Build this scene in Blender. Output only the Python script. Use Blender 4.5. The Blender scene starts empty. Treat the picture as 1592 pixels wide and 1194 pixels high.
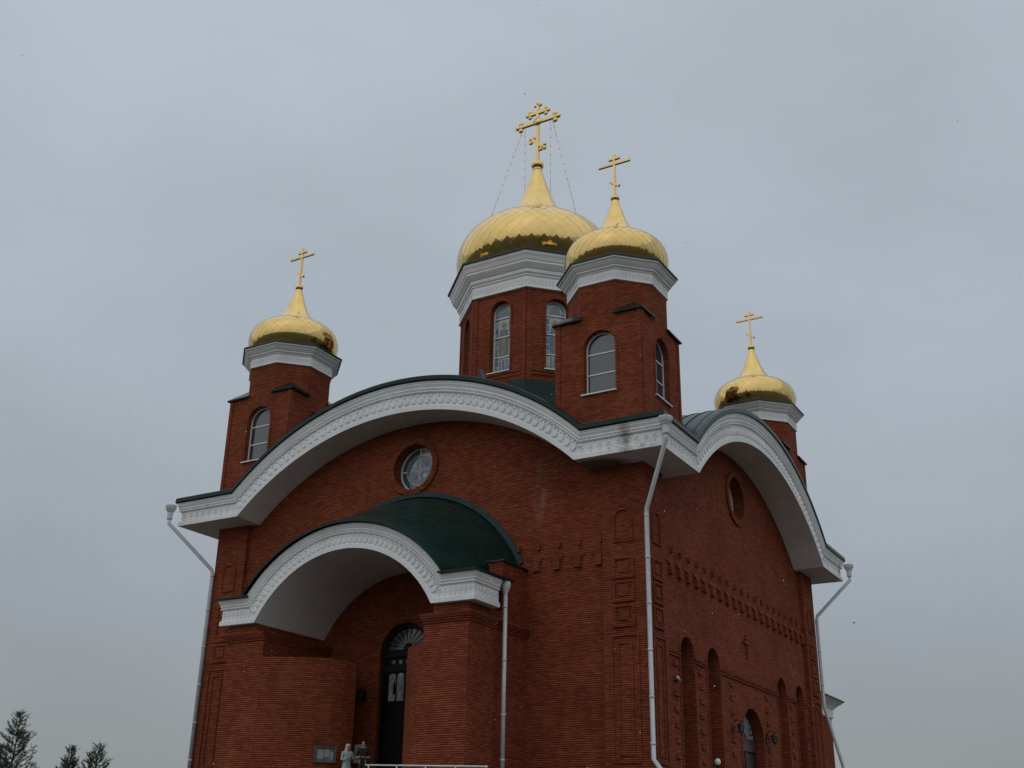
import bpy, bmesh, math, random
from mathutils import Vector, Matrix
from mathutils.geometry import tessellate_polygon
random.seed(7)
R = math.radians
S = bpy.context.scene
COL = S.collection

# ------------------------------------------------------------------ camera
YAW, PITCH, ROLL, FPX = 30.543, 22.759, 1.065, 1775.0
cam_d = bpy.data.cameras.new('camera')
cam_d.sensor_fit = 'HORIZONTAL'; cam_d.sensor_width = 36.0
cam_d.lens = 36.0 * FPX / 1592.0
cam_d.clip_start = 0.3; cam_d.clip_end = 6000
cam = bpy.data.objects.new('camera', cam_d); COL.objects.link(cam)
_y, _p, _r = R(YAW), R(PITCH), R(ROLL)
_F = Vector((-math.sin(_y) * math.cos(_p), math.cos(_y) * math.cos(_p), math.sin(_p)))
_R = Vector((math.cos(_y), math.sin(_y), 0)); _U = _R.cross(_F)
_R2 = _R * math.cos(_r) + _U * math.sin(_r); _U2 = _U * math.cos(_r) - _R * math.sin(_r)
_m = Matrix((_R2, _U2, -_F)).transposed().to_4x4()
_m.translation = Vector((27.054, -48.259, 1.637))
cam.matrix_world = _m
S.camera = cam

# ------------------------------------------------------------------ world: overcast sky
W = bpy.data.worlds.new('World'); S.world = W; W.use_nodes = True
nt = W.node_tree; N = nt.nodes; L = nt.links; N.clear()
SUN_EL, SUN_AZ = 50.0, 268.0            # azimuth measured counter-clockwise from +X
o_ = N.new('ShaderNodeOutputWorld'); bg = N.new('ShaderNodeBackground'); L.new(bg.outputs[0], o_.inputs[0])
sky = N.new('ShaderNodeTexSky'); sky.sky_type = 'NISHITA'; sky.sun_disc = False
sky.sun_elevation = R(SUN_EL); sky.sun_rotation = R(90 - SUN_AZ)
sky.air_density = 1.0; sky.dust_density = 4.0
tc = N.new('ShaderNodeTexCoord')
sep = N.new('ShaderNodeSeparateXYZ'); L.new(tc.outputs['Generated'], sep.inputs[0])
ramp = N.new('ShaderNodeValToRGB'); L.new(sep.outputs[2], ramp.inputs[0])
e = ramp.color_ramp.elements
e[0].position = 0.0; e[0].color = (2.65, 2.95, 3.0, 1)
e[1].position = 1.0; e[1].color = (6.3, 7.0, 7.7, 1)
for pos, c in ((0.09, (2.95, 3.28, 3.38, 1)), (0.20, (3.5, 3.9, 4.3, 1)), (0.39, (4.1, 4.6, 5.15, 1)), (0.66, (4.75, 5.3, 5.9, 1))):
    k = ramp.color_ramp.elements.new(pos); k.color = c
# soft cloud mottling
mp = N.new('ShaderNodeMapping'); mp.inputs['Scale'].default_value = (1.0, 1.0, 2.2); L.new(tc.outputs['Generated'], mp.inputs[0])
no = N.new('ShaderNodeTexNoise'); no.inputs['Scale'].default_value = 3.4; no.inputs['Detail'].default_value = 4.0
no.inputs['Roughness'].default_value = 0.45; L.new(mp.outputs[0], no.inputs['Vector'])
mr = N.new('ShaderNodeMapRange'); L.new(no.outputs['Fac'], mr.inputs[0])
mr.inputs[1].default_value = 0.25; mr.inputs[2].default_value = 0.75; mr.inputs[3].default_value = 0.92; mr.inputs[4].default_value = 1.08
mul = N.new('ShaderNodeVectorMath'); mul.operation = 'SCALE'; L.new(ramp.outputs[0], mul.inputs[0]); L.new(mr.outputs[0], mul.inputs['Scale'])
mix = N.new('ShaderNodeMix'); mix.data_type = 'RGBA'; mix.inputs[0].default_value = 0.95
L.new(sky.outputs[0], mix.inputs[6]); L.new(mul.outputs[0], mix.inputs[7])
L.new(mix.outputs[2], bg.inputs[0]); bg.inputs[1].default_value = 0.098

# ------------------------------------------------------------------ sun (veiled by cloud)
sl = bpy.data.lights.new('sun', 'SUN'); sl.energy = 0.6; sl.angle = R(150); sl.color = (1.0, 0.97, 0.93)
so = bpy.data.objects.new('sun', sl); COL.objects.link(so)
sd = Vector((math.cos(R(SUN_AZ)) * math.cos(R(SUN_EL)), math.sin(R(SUN_AZ)) * math.cos(R(SUN_EL)), math.sin(R(SUN_EL))))
so.rotation_euler = sd.to_track_quat('Z', 'Y').to_euler(); so.location = sd * 80

S.view_settings.view_transform = 'Standard'; S.view_settings.look = 'None'
S.view_settings.exposure = 0.0; S.view_settings.gamma = 1.0

# ------------------------------------------------------------------ materials
def mat(name, col, rough=0.6, metal=0.0, noise=None, bump=0.0, ior=None, spec=None):
    m = bpy.data.materials.new(name); m.use_nodes = True
    n = m.node_tree.nodes; l = m.node_tree.links; b = n['Principled BSDF']
    b.inputs['Base Color'].default_value = (*col, 1); b.inputs['Roughness'].default_value = rough; b.inputs['Metallic'].default_value = metal
    if ior: b.inputs['IOR'].default_value = ior
    if spec is not None: b.inputs['Specular IOR Level'].default_value = spec
    if noise:
        sc, amt = noise
        g = n.new('ShaderNodeNewGeometry'); t = n.new('ShaderNodeTexNoise'); t.inputs['Scale'].default_value = sc; t.inputs['Detail'].default_value = 5
        l.new(g.outputs['Position'], t.inputs['Vector'])
        x = n.new('ShaderNodeMapRange'); l.new(t.outputs['Fac'], x.inputs[0]); x.inputs[1].default_value = .3; x.inputs[2].default_value = .7
        x.inputs[3].default_value = 1 - amt; x.inputs[4].default_value = 1 + amt * .6
        c = n.new('ShaderNodeVectorMath'); c.operation = 'SCALE'; c.inputs[0].default_value = col; l.new(x.outputs[0], c.inputs['Scale'])
        l.new(c.outputs[0], b.inputs['Base Color'])
        if bump:
            bp = n.new('ShaderNodeBump'); bp.inputs['Strength'].default_value = 1.0; bp.inputs['Distance'].default_value = bump
            l.new(t.outputs['Fac'], bp.inputs['Height']); l.new(bp.outputs[0], b.inputs['Normal'])
    return m

def brick_mat():
    m = bpy.data.materials.new('red_brick'); m.use_nodes = True
    n = m.node_tree.nodes; l = m.node_tree.links; b = n['Principled BSDF']
    g = n.new('ShaderNodeNewGeometry')
    cr = n.new('ShaderNodeVectorMath'); cr.operation = 'CROSS_PRODUCT'; l.new(g.outputs['True Normal'], cr.inputs[0]); cr.inputs[1].default_value = (0, 0, 1)
    nm = n.new('ShaderNodeVectorMath'); nm.operation = 'NORMALIZE'; l.new(cr.outputs[0], nm.inputs[0])
    dt = n.new('ShaderNodeVectorMath'); dt.operation = 'DOT_PRODUCT'; l.new(nm.outputs[0], dt.inputs[0]); l.new(g.outputs['Position'], dt.inputs[1])
    sp = n.new('ShaderNodeSeparateXYZ'); l.new(g.outputs['Position'], sp.inputs[0])
    cb = n.new('ShaderNodeCombineXYZ'); l.new(dt.outputs['Value'], cb.inputs[0]); l.new(sp.outputs[2], cb.inputs[1])
    br = n.new('ShaderNodeTexBrick'); l.new(cb.outputs[0], br.inputs['Vector'])
    br.inputs['Scale'].default_value = 1.0; br.inputs['Brick Width'].default_value = 0.26; br.inputs['Row Height'].default_value = 0.0765
    br.inputs['Mortar Size'].default_value = 0.004; br.inputs['Mortar Smooth'].default_value = 0.2; br.inputs['Bias'].default_value = -0.05
    br.inputs['Color1'].default_value = (0.215, 0.049, 0.021, 1); br.inputs['Color2'].default_value = (0.340, 0.090, 0.043, 1)
    br.inputs['Mortar'].default_value = (0.11, 0.030, 0.014, 1)
    hz = n.new('ShaderNodeMath'); hz.operation = 'DIVIDE'; l.new(sp.outputs[2], hz.inputs[0]); hz.inputs[1].default_value = 0.0765
    hf = n.new('ShaderNodeMath'); hf.operation = 'FRACT'; l.new(hz.outputs[0], hf.inputs[0])
    hm = n.new('ShaderNodeMath'); hm.operation = 'PINGPONG'; l.new(hf.outputs[0], hm.inputs[0]); hm.inputs[1].default_value = 0.5
    hj = n.new('ShaderNodeMapRange'); l.new(hm.outputs[0], hj.inputs[0]); hj.inputs[1].default_value = .10; hj.inputs[2].default_value = .20; hj.inputs[3].default_value = 1.0; hj.inputs[4].default_value = 0.0
    jm = n.new('ShaderNodeMix'); jm.data_type = 'RGBA'; l.new(hj.outputs[0], jm.inputs[0]); l.new(br.outputs['Color'], jm.inputs[6]); jm.inputs[7].default_value = (.060, .015, .006, 1)
    jmax = n.new('ShaderNodeMath'); jmax.operation = 'MAXIMUM'; l.new(hj.outputs[0], jmax.inputs[0]); l.new(br.outputs['Fac'], jmax.inputs[1])
    # patchy batches of brick and weathering
    t = n.new('ShaderNodeTexNoise'); t.inputs['Scale'].default_value = 0.55; t.inputs['Detail'].default_value = 6; t.inputs['Roughness'].default_value = .65
    l.new(g.outputs['Position'], t.inputs['Vector'])
    x = n.new('ShaderNodeMapRange'); l.new(t.outputs['Fac'], x.inputs[0]); x.inputs[1].default_value = .3; x.inputs[2].default_value = .7; x.inputs[3].default_value = .80; x.inputs[4].default_value = 1.18
    sc = n.new('ShaderNodeVectorMath'); sc.operation = 'SCALE'; l.new(jm.outputs[2], sc.inputs[0]); l.new(x.outputs[0], sc.inputs['Scale'])
    # lime bloom on the wall under the roof kink (own shape, both from leaks)
    pr = None
    last = sc.outputs[0]
    for (px, py, pz, rx, rz, amt) in ((6.15, -10.5, 15.1, 0.35, 1.5, 0.34), (10.5, 6.5, 10.9, 1.6, 1.0, 0.16)):
        v = n.new('ShaderNodeVectorMath'); v.operation = 'SUBTRACT'; l.new(g.outputs['Position'], v.inputs[0]); v.inputs[1].default_value = (px, py, pz)
        d = n.new('ShaderNodeVectorMath'); d.operation = 'DIVIDE'; l.new(v.outputs[0], d.inputs[0]); d.inputs[1].default_value = (rx, rx if px > 9 else .3, rz)
        if px > 9: d.inputs[1].default_value = (.3, rx, rz)
        ln = n.new('ShaderNodeVectorMath'); ln.operation = 'LENGTH'; l.new(d.outputs[0], ln.inputs[0])
        t2 = n.new('ShaderNodeTexNoise'); t2.inputs['Scale'].default_value = 3.2 if px < 9 else 1.2; t2.inputs['Detail'].default_value = 6; l.new(g.outputs['Position'], t2.inputs['Vector'])
        a1 = n.new('ShaderNodeMapRange'); l.new(ln.outputs['Value'], a1.inputs[0]); a1.inputs[1].default_value = .2; a1.inputs[2].default_value = 1.0; a1.inputs[3].default_value = 1; a1.inputs[4].default_value = 0
        a2 = n.new('ShaderNodeMapRange'); l.new(t2.outputs['Fac'], a2.inputs[0]); a2.inputs[1].default_value = .46; a2.inputs[2].default_value = .68; a2.inputs[3].default_value = 0; a2.inputs[4].default_value = amt
        mm = n.new('ShaderNodeMath'); mm.operation = 'MULTIPLY'; l.new(a1.outputs[0], mm.inputs[0]); l.new(a2.outputs[0], mm.inputs[1])
        mx = n.new('ShaderNodeMix'); mx.data_type = 'RGBA'; l.new(mm.outputs[0], mx.inputs[0]); l.new(last, mx.inputs[6]); mx.inputs[7].default_value = (.5, .46, .43, 1)
        last = mx.outputs[2]
    l.new(last, b.inputs['Base Color']); b.inputs['Roughness'].default_value = .85; b.inputs['Specular IOR Level'].default_value = .12
    bp = n.new('ShaderNodeBump'); bp.inputs['Distance'].default_value = .012; bp.inputs['Strength'].default_value = .8; bp.invert = True
    l.new(jmax.outputs[0], bp.inputs['Height']); l.new(bp.outputs[0], b.inputs['Normal'])
    return m

def white_mat():
    m = bpy.data.materials.new('white_paint'); m.use_nodes = True
    n = m.node_tree.nodes; l = m.node_tree.links; b = n['Principled BSDF']
    g = n.new('ShaderNodeNewGeometry')
    t = n.new('ShaderNodeTexNoise'); t.inputs['Scale'].default_value = 1.1; t.inputs['Detail'].default_value = 7; l.new(g.outputs['Position'], t.inputs['Vector'])
    x = n.new('ShaderNodeMapRange'); l.new(t.outputs['Fac'], x.inputs[0]); x.inputs[1].default_value = .3; x.inputs[2].default_value = .7; x.inputs[3].default_value = .9; x.inputs[4].default_value = 1.04
    sc = n.new('ShaderNodeVectorMath'); sc.operation = 'SCALE'; sc.inputs[0].default_value = (.84, .835, .83); l.new(x.outputs[0], sc.inputs['Scale'])
    last = sc.outputs[0]
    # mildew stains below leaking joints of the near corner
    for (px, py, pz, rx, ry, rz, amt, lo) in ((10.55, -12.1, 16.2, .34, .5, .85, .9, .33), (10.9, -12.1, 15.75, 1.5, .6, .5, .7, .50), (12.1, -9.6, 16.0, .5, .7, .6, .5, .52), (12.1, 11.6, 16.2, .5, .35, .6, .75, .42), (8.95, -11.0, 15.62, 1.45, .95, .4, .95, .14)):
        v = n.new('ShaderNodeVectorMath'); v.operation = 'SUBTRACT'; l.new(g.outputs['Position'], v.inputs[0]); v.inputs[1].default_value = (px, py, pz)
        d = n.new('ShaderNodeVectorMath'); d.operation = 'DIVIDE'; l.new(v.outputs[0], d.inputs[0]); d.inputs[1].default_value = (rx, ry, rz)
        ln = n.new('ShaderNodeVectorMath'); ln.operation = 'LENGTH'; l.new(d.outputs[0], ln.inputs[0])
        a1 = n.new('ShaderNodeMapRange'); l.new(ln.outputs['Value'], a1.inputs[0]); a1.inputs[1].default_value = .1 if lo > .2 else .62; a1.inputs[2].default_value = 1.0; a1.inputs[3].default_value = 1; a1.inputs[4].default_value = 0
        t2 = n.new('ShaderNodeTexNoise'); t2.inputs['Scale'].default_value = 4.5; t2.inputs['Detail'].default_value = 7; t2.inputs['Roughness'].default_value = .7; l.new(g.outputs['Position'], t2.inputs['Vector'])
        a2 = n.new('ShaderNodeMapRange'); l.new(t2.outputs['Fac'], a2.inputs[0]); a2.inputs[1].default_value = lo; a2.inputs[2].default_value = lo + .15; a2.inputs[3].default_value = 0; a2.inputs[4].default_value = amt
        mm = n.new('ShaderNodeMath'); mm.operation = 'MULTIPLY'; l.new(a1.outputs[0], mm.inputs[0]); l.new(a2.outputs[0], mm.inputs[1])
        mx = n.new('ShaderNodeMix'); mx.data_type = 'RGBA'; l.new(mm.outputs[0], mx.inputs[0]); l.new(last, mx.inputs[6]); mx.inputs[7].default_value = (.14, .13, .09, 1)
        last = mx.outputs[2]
    l.new(last, b.inputs['Base Color']); b.inputs['Roughness'].default_value = .55
    return m

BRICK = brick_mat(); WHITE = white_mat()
GREEN = mat('green_roof_metal', (.004, .024, .019), .32, 0.0, (1.3, .35), .004, None, .22)
GREEN2 = mat('green_flashing', (.008, .028, .032), .45, 0.0, (2.0, .3), 0, None, .25)
GOLD = mat('gilded_metal', (.78, .545, .205), .11, 1.0, (2.2, .10))
GOLDM = mat('gilded_cross_metal', (.78, .56, .25), .24, 1.0)
DARKEDGE = mat('dark_metal_edge', (.02, .025, .025), .4)
PVC = mat('white_window_frame', (.78, .78, .78), .4)
GLASS = mat('window_glass', (.05, .052, .058), .04, 0, None, 0, 1.9)
DARKG = mat('dark_glass', (.012, .012, .014), .05, 0, None, 0, 1.6)
DOORM = mat('dark_door_wood', (.007, .0055, .005), .5, 0, (6, .3), 0, None, .2)
DOORB = mat('brown_door_wood', (.055, .028, .024), .4, 0, (6, .3))
PIPE = mat('galvanised_pipe', (.60, .61, .62), .45, 0.0, (3, .12))
IRON = mat('black_iron', (.015, .015, .016), .5, .4)
STONE = mat('paving_stone', (.065, .058, .054), .8, 0, (1.5, .2), .01)
GRASS = mat('winter_grass', (.055, .052, .032), .9, 0, (.4, .35), .05)
PAPER = mat('white_paper', (.75, .76, .76), .7)
LAMPW = mat('opal_globe', (.75, .75, .73), .3)
RAIL = mat('white_rail_paint', (.72, .72, .72), .4)
BARK = mat('pine_bark', (.075, .045, .03), .9, 0, (9, .4))
NEEDLE = mat('pine_needles', (.062, .078, .036), .7, 0, (.9, .45))
SNOW = mat('snow', (.85, .86, .88), .6)
SG_PALE = mat('stained_glass_pale', (.38, .47, .50), .08, 0, (5, .35), 0, 1.7)
SG_BLUE = mat('stained_glass_blue', (.06, .12, .20), .08, 0, (7, .4), 0, 1.7)
SG_GOLD = mat('stained_glass_gold', (.38, .34, .13), .10, 0, (6, .3), 0, 1.6)
SG_OCHRE = mat('stained_glass_ochre', (.28, .17, .06), .10, 0, (6, .3), 0, 1.6)
SG_GREY = mat('stained_glass_grey', (.15, .18, .20), .08, 0, (6, .3), 0, 1.7)
SG_CROSS = mat('stained_glass_cross', (.27, .30, .33), .1, 0, (6, .3), 0, 1.6)
SG_RED = mat('stained_glass_red', (.16, .03, .03), .10, 0, (6, .3), 0, 1.6)

# ------------------------------------------------------------------ mesh helpers
class MB:
    def __init__(s): s.v = []; s.f = []; s.mi = []; s.sm = []
    def add(s, vs, fs, mi=0, smooth=False):
        o = len(s.v); s.v += [tuple(p) for p in vs]; s.f += [tuple(i + o for i in f) for f in fs]
        s.mi += [mi] * len(fs); s.sm += [smooth] * len(fs); return s
    def box(s, a, b, M=None, mi=0):
        (x0, y0, z0), (x1, y1, z1) = a, b
        vs = [Vector(p) for p in ((x0,y0,z0),(x1,y0,z0),(x1,y1,z0),(x0,y1,z0),(x0,y0,z1),(x1,y0,z1),(x1,y1,z1),(x0,y1,z1))]
        if M is not None: vs = [M @ p for p in vs]
        return s.add(vs, [(0,3,2,1),(4,5,6,7),(0,1,5,4),(1,2,6,5),(2,3,7,6),(3,0,4,7)], mi)
    def lathe(s, prof, n=24, c=(0,0), a0=0.0, smooth=True, caps=False, mi=0):
        vs = []; k = len(prof)
        for i in range(n):
            t = a0 + 2 * math.pi * i / n
            for r, z in prof: vs.append((c[0] + r * math.cos(t), c[1] + r * math.sin(t), z))
        fs = []
        for i in range(n):
            j = (i + 1) % n
            for q in range(k - 1): fs.append((i*k+q, j*k+q, j*k+q+1, i*k+q+1))
        if caps:
            fs.append(tuple(i * k for i in range(n))[::-1]); fs.append(tuple(i * k + k - 1 for i in range(n)))
        return s.add(vs, fs, mi, smooth)
    def tube(s, pts, r, n=8, smooth=True, caps=True, mi=0):
        pts = [Vector(p) for p in pts]; rr = r if isinstance(r, (list, tuple)) else [r] * len(pts)
        vs = []; m = len(pts); ref = None
        for i, p in enumerate(pts):
            d = (pts[min(i+1, m-1)] - pts[max(i-1, 0)]).normalized()
            if ref is None: ref = Vector((0,0,1)) if abs(d.z) < .9 else Vector((1,0,0))
            a = d.cross(ref).normalized(); b = a.cross(d).normalized(); ref = b
            # widen mitres
            for q in range(n):
                t = 2 * math.pi * q / n; vs.append(p + (a * math.cos(t) + b * math.sin(t)) * rr[i])
        fs = [(i*n+q, i*n+(q+1)%n, (i+1)*n+(q+1)%n, (i+1)*n+q) for i in range(m-1) for q in range(n)]
        if caps: fs += [tuple(range(n))[::-1], tuple((m-1)*n+q for q in range(n))]
        return s.add(vs, fs, mi, smooth)
    def build(s, name, material, parent=None, M=None):
        me = bpy.data.meshes.new(name); me.from_pydata(s.v, [], s.f)
        for x in (material if isinstance(material, (list, tuple)) else [material]): me.materials.append(x)
        me.polygons.foreach_set('material_index', s.mi); me.polygons.foreach_set('use_smooth', s.sm)
        bm = bmesh.new(); bm.from_mesh(me); bmesh.ops.recalc_face_normals(bm, faces=bm.faces); bm.to_mesh(me); bm.free()
        return link(name, me, parent, M)

def link(name, me, parent=None, M=None):
    o = bpy.data.objects.new(name, me); COL.objects.link(o)
    if parent is not None: o.parent = parent
    if M is not None: o.matrix_local = M
    return o
def empty(name, loc=(0,0,0)):
    o = bpy.data.objects.new(name, None); COL.objects.link(o); o.location = loc; return o
def tag(o, label=None, cat=None, group=None, kind=None):
    if label: o['label'] = label
    if cat: o['category'] = cat
    if group: o['group'] = group
    if kind: o['kind'] = kind
    return o

def poly2d(loops, depth):
    """solid from 2-D loops (first outer, rest holes) in local (x, z); front face at y=0, thickness towards +y"""
    n = sum(len(l) for l in loops)
    tris = tessellate_polygon([[Vector((x, z, 0)) for x, z in l] for l in loops])
    pts = [p for l in loops for p in l]
    vs = [(x, 0.0, z) for x, z in pts] + [(x, depth, z) for x, z in pts]
    fs = [tuple(t) for t in tris] + [(t[2] + n, t[1] + n, t[0] + n) for t in tris]; o = 0
    for l in loops:
        k = len(l)
        fs += [(o + i, o + (i + 1) % k, n + o + (i + 1) % k, n + o + i) for i in range(k)]; o += k
    return vs, fs
def xf(vs, M): return [M @ Vector(v) for v in vs]
def RZ(a): return Matrix.Rotation(a, 4, 'Z')
def T(x, y, z): return Matrix.Translation((x, y, z))
def arch_loop(cx, hw, z0, zs, n=18, e=0.0):
    """round-arched opening: half width hw, base z0, spring zs"""
    hw += e
    return [(cx - hw, z0 - e), (cx + hw, z0 - e)] + [(cx + hw * math.cos(t), zs + hw * math.sin(t)) for t in [math.pi * i / n for i in range(n + 1)]]
def circle_loop(cx, cz, r, n=40): return [(cx + r * math.cos(2*math.pi*i/n), cz + r * math.sin(2*math.pi*i/n)) for i in range(n)]
def solid(mb, loops, depth, M=Matrix.Identity(4), mi=0):
    vs, fs = poly2d(loops, depth); mb.add(xf(vs, M), fs, mi); return mb
def ring_solid(mb, outer, inner, depth, M, mi=0): return solid(mb, [outer, inner], depth, M, mi)

FRONT = Matrix.Identity(4)                     # local -y looks outward
RIGHT = RZ(math.pi / 2)
def face(side, d):                              # side 0 front(-Y) 1 right(+X) 2 back 3 left ; local (x, y, z) with y=0 on the plane at distance d
    return RZ(side * math.pi / 2) @ T(0, -d, 0)

# ------------------------------------------------------------------ the setting
gm = MB(); gm.add([(-3000,-3000,0),(3000,-3000,0),(3000,3000,0),(-3000,3000,0)], [(0,1,2,3)])
tag(gm.build('ground', GRASS), kind='structure')
FLOOR = 4.0
tm = MB(); tm.box((-15, -17.5, -.2), (15, 19, FLOOR)); terr = tag(tm.build('terrace', STONE), kind='structure')
st = MB()
for i in range(23):
    st.box((-4.5, -17.5 - .32 * (i + 1), -.2), (4.5, -17.5 - .32 * i - .0015, FLOOR - .172 * (i + 1)))
tag(st.build('steps', STONE), kind='structure')

# ------------------------------------------------------------------ church
CH = tag(empty('church'), 'red brick church with five golden onion domes and white arched cornices', 'church')
A = 12.0; WP = 10.5; PP = 10.70
ZC, ZB = 16.713, 15.658
KA, KAB, HT, HB = 8.742, 8.42, 3.563, 3.38

def lerp(a, b, t): return a + (b - a) * t
def arc_pts(q, n=48):
    half, z0, h = lerp(KAB, KA, q), lerp(ZB, ZC, q), lerp(HB, HT, q)
    r = (half * half + h * h) / (2 * h); zc = z0 + h - r; am = math.asin(half / r)
    return [(r * math.sin(-am + 2 * am * i / n), zc + r * math.cos(-am + 2 * am * i / n)) for i in range(n + 1)]

# walls -------------------------------------------------------------
def wall_outline(bottom):
    top = [(x, z + .30) for x, z in arc_pts(0)]
    return [(-10.45, bottom), (10.45, bottom), (10.45, ZB + .3)] + top[::-1] + [(-10.45, ZB + .3)]
OCZ, OCR = 17.12, 1.0
DOOR_HW, DOOR_S, DOOR_T = 1.18, 9.35, 10.53
NICHES = [(-6.68, .67), (-3.92, .67), (4.86, .62), (7.6, .62)]
NZ0, NZT = 4.9, 9.76
SDC, SDH, SDS = .43, 1.33, 6.55
mb = MB(); solid(mb, [wall_outline(FLOOR), circle_loop(0, OCZ, OCR), arch_loop(0, DOOR_HW, FLOOR + .02, DOOR_S)], .9, face(0, WP)); front_frieze = mb.build('front_wall', BRICK, CH)
mb = MB(); solid(mb, [wall_outline(FLOOR), circle_loop(0, OCZ, OCR)] + [arch_loop(c, h, NZ0, NZT - h) for c, h in NICHES] + [arch_loop(SDC, SDH, FLOOR + .02, SDS)], .9, face(1, WP)); side_frieze = mb.build('side_wall', BRICK, CH)
for k, nm_ in ((2, 'rear_wall'), (3, 'side_wall')):
    mb = MB(); solid(mb, [wall_outline(FLOOR)], .5, face(k, WP)); mb.build(nm_, BRICK, CH)

# corner pilasters with brick relief panels ---------------------------
def frame_rect(mb, x0, x1, z0, z1, w, d, M):
    ring_solid(mb, [(x0,z0),(x1,z0),(x1,z1),(x0,z1)], [(x0+w,z0+w),(x1-w,z0+w),(x1-w,z1-w),(x0+w,z1-w)], d, M)
PIL0 = 8.93
for sx in (-1, 1):
    for sy in (-1, 1):
        p = MB(); p.box((min(sx*PIL0, sx*PP), min(sy*PIL0, sy*PP), FLOOR), (max(sx*PIL0, sx*PP), max(sy*PIL0, sy*PP), ZB + .2))
        po = p.build('corner_pilaster', BRICK, CH)
        for side in range(4):
            # which end of this facade is the pilaster at
            ends = {0: (sy == -1, sx), 1: (sx == 1, sy), 2: (sy == 1, -sx), 3: (sx == -1, -sy)}[side]
            if not ends[0] or side in (2, 3): continue
            c = ends[1] * 9.78
            D = .055
            M = face(side, PP) @ T(c, -D, 0)
            m1 = MB(); ring_solid(m1, arch_loop(0, .40, 12.66, 13.53), arch_loop(0, .40, 12.66, 13.53, e=-.075), D + .02, M); m1.build('arched_relief', BRICK, po)
            for zc_ in (11.72, 10.86, 9.96):
                m1 = MB(); frame_rect(m1, -.42, .42, zc_ - .36, zc_ + .36, .085, D + .02, M)
                solid(m1, [[(-.2, zc_ - .2), (.2, zc_ - .2), (.2, zc_ + .2), (-.2, zc_ + .2)]], D, M @ T(0, .015, 0))
                m1.box((-.44, -.03, zc_ - .43), (.44, D, zc_ - .365), M)
                m1.build('square_relief', BRICK, po)
            m1 = MB(); frame_rect(m1, -.56, .56, 4.86, 9.28, .09, D + .02, M); frame_rect(m1, -.30, .30, 5.1, 9.0, .08, D - .004, M @ T(0, .01, 0)); m1.build('long_relief', BRICK, po)

# hook frieze on the facades -----------------------------------------
hk = MB()
D = .12
hk.box((-.26, -D, 0), (.02, .03, .40)); hk.box((-.34, -D*.6, .402), (.10, .03, .47)); hk.box((-.42, -D*.35, .472), (.18, .03, .54))
hook_me = None
tk = MB(); tk.box((-.07, -D, 0), (.03, .03, .22)); tick_me = None
def relief(name, me_holder, mbx, M, parent):
    if me_holder[0] is None:
        o = mbx.build(name, BRICK, parent, M); me_holder[0] = o.data; return o
    return link(name, me_holder[0], parent, M)
H1, H2 = [None], [None]
for k in range(20):
    x = -7.95 + .885 * k
    relief('hook_relief', H1, hk, face(1, WP) @ T(x, 0, 11.92), side_frieze)
    relief('tick_relief', H2, tk, face(1, WP) @ T(x, 0, 12.76), side_frieze)
for k in range(5):
    for sg in (1, -1):
        x = sg * (5.28 + .885 * k)
        if sg < 0: x = -5.28 - .885 * k
        relief('hook_relief', H1, hk, face(0, WP) @ T(x, 0, 11.95), front_frieze)
        relief('tick_relief', H2, tk, face(0, WP) @ T(x, 0, 12.78), front_frieze)

# side facade: string course, dashes, blind windows, cross relief --------
def string_piece(a, b):
    m1 = MB(); M = face(1, WP)
    m1.box((a, -.09, 8.98), (b, .03, 9.06), M); m1.box((a, -.05, 8.86), (b, .03, 8.975), M); m1.build('string_course', BRICK, CH)
string_piece(-8.85, -7.40); string_piece(-5.96, -4.64); string_piece(-3.20, 4.20); string_piece(5.52, 6.94); string_piece(8.26, 8.85)
dm = MB(); dm.box((-.19, -.06, -.14), (.19, .03, .04)); DM = [None]
for cy_ in (-7.88, -5.35, -1.95, 2.55, 6.2, 8.55):
    for k in range(7):
        if abs(cy_ - .4) < 2.5 and k > 6: continue
        relief('brick_dash', DM, dm, face(1, WP) @ T(cy_, 0, 8.66 - .555 * k), side_frieze)
cm = MB(); M = face(1, WP)
cm.box((.2, -.08, 9.95), (.3, .03, 10.98), M); cm.box((-.12, -.08, 10.60), (.197, .03, 10.70), M); cm.box((.303, -.08, 10.60), (.62, .03, 10.70), M)
cm.box((.06, -.08, 10.80), (.197, .03, 10.86), M); cm.box((.303, -.08, 10.80), (.44, .03, 10.86), M)
cm.build('brick_cross_relief', BRICK, CH)

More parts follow.
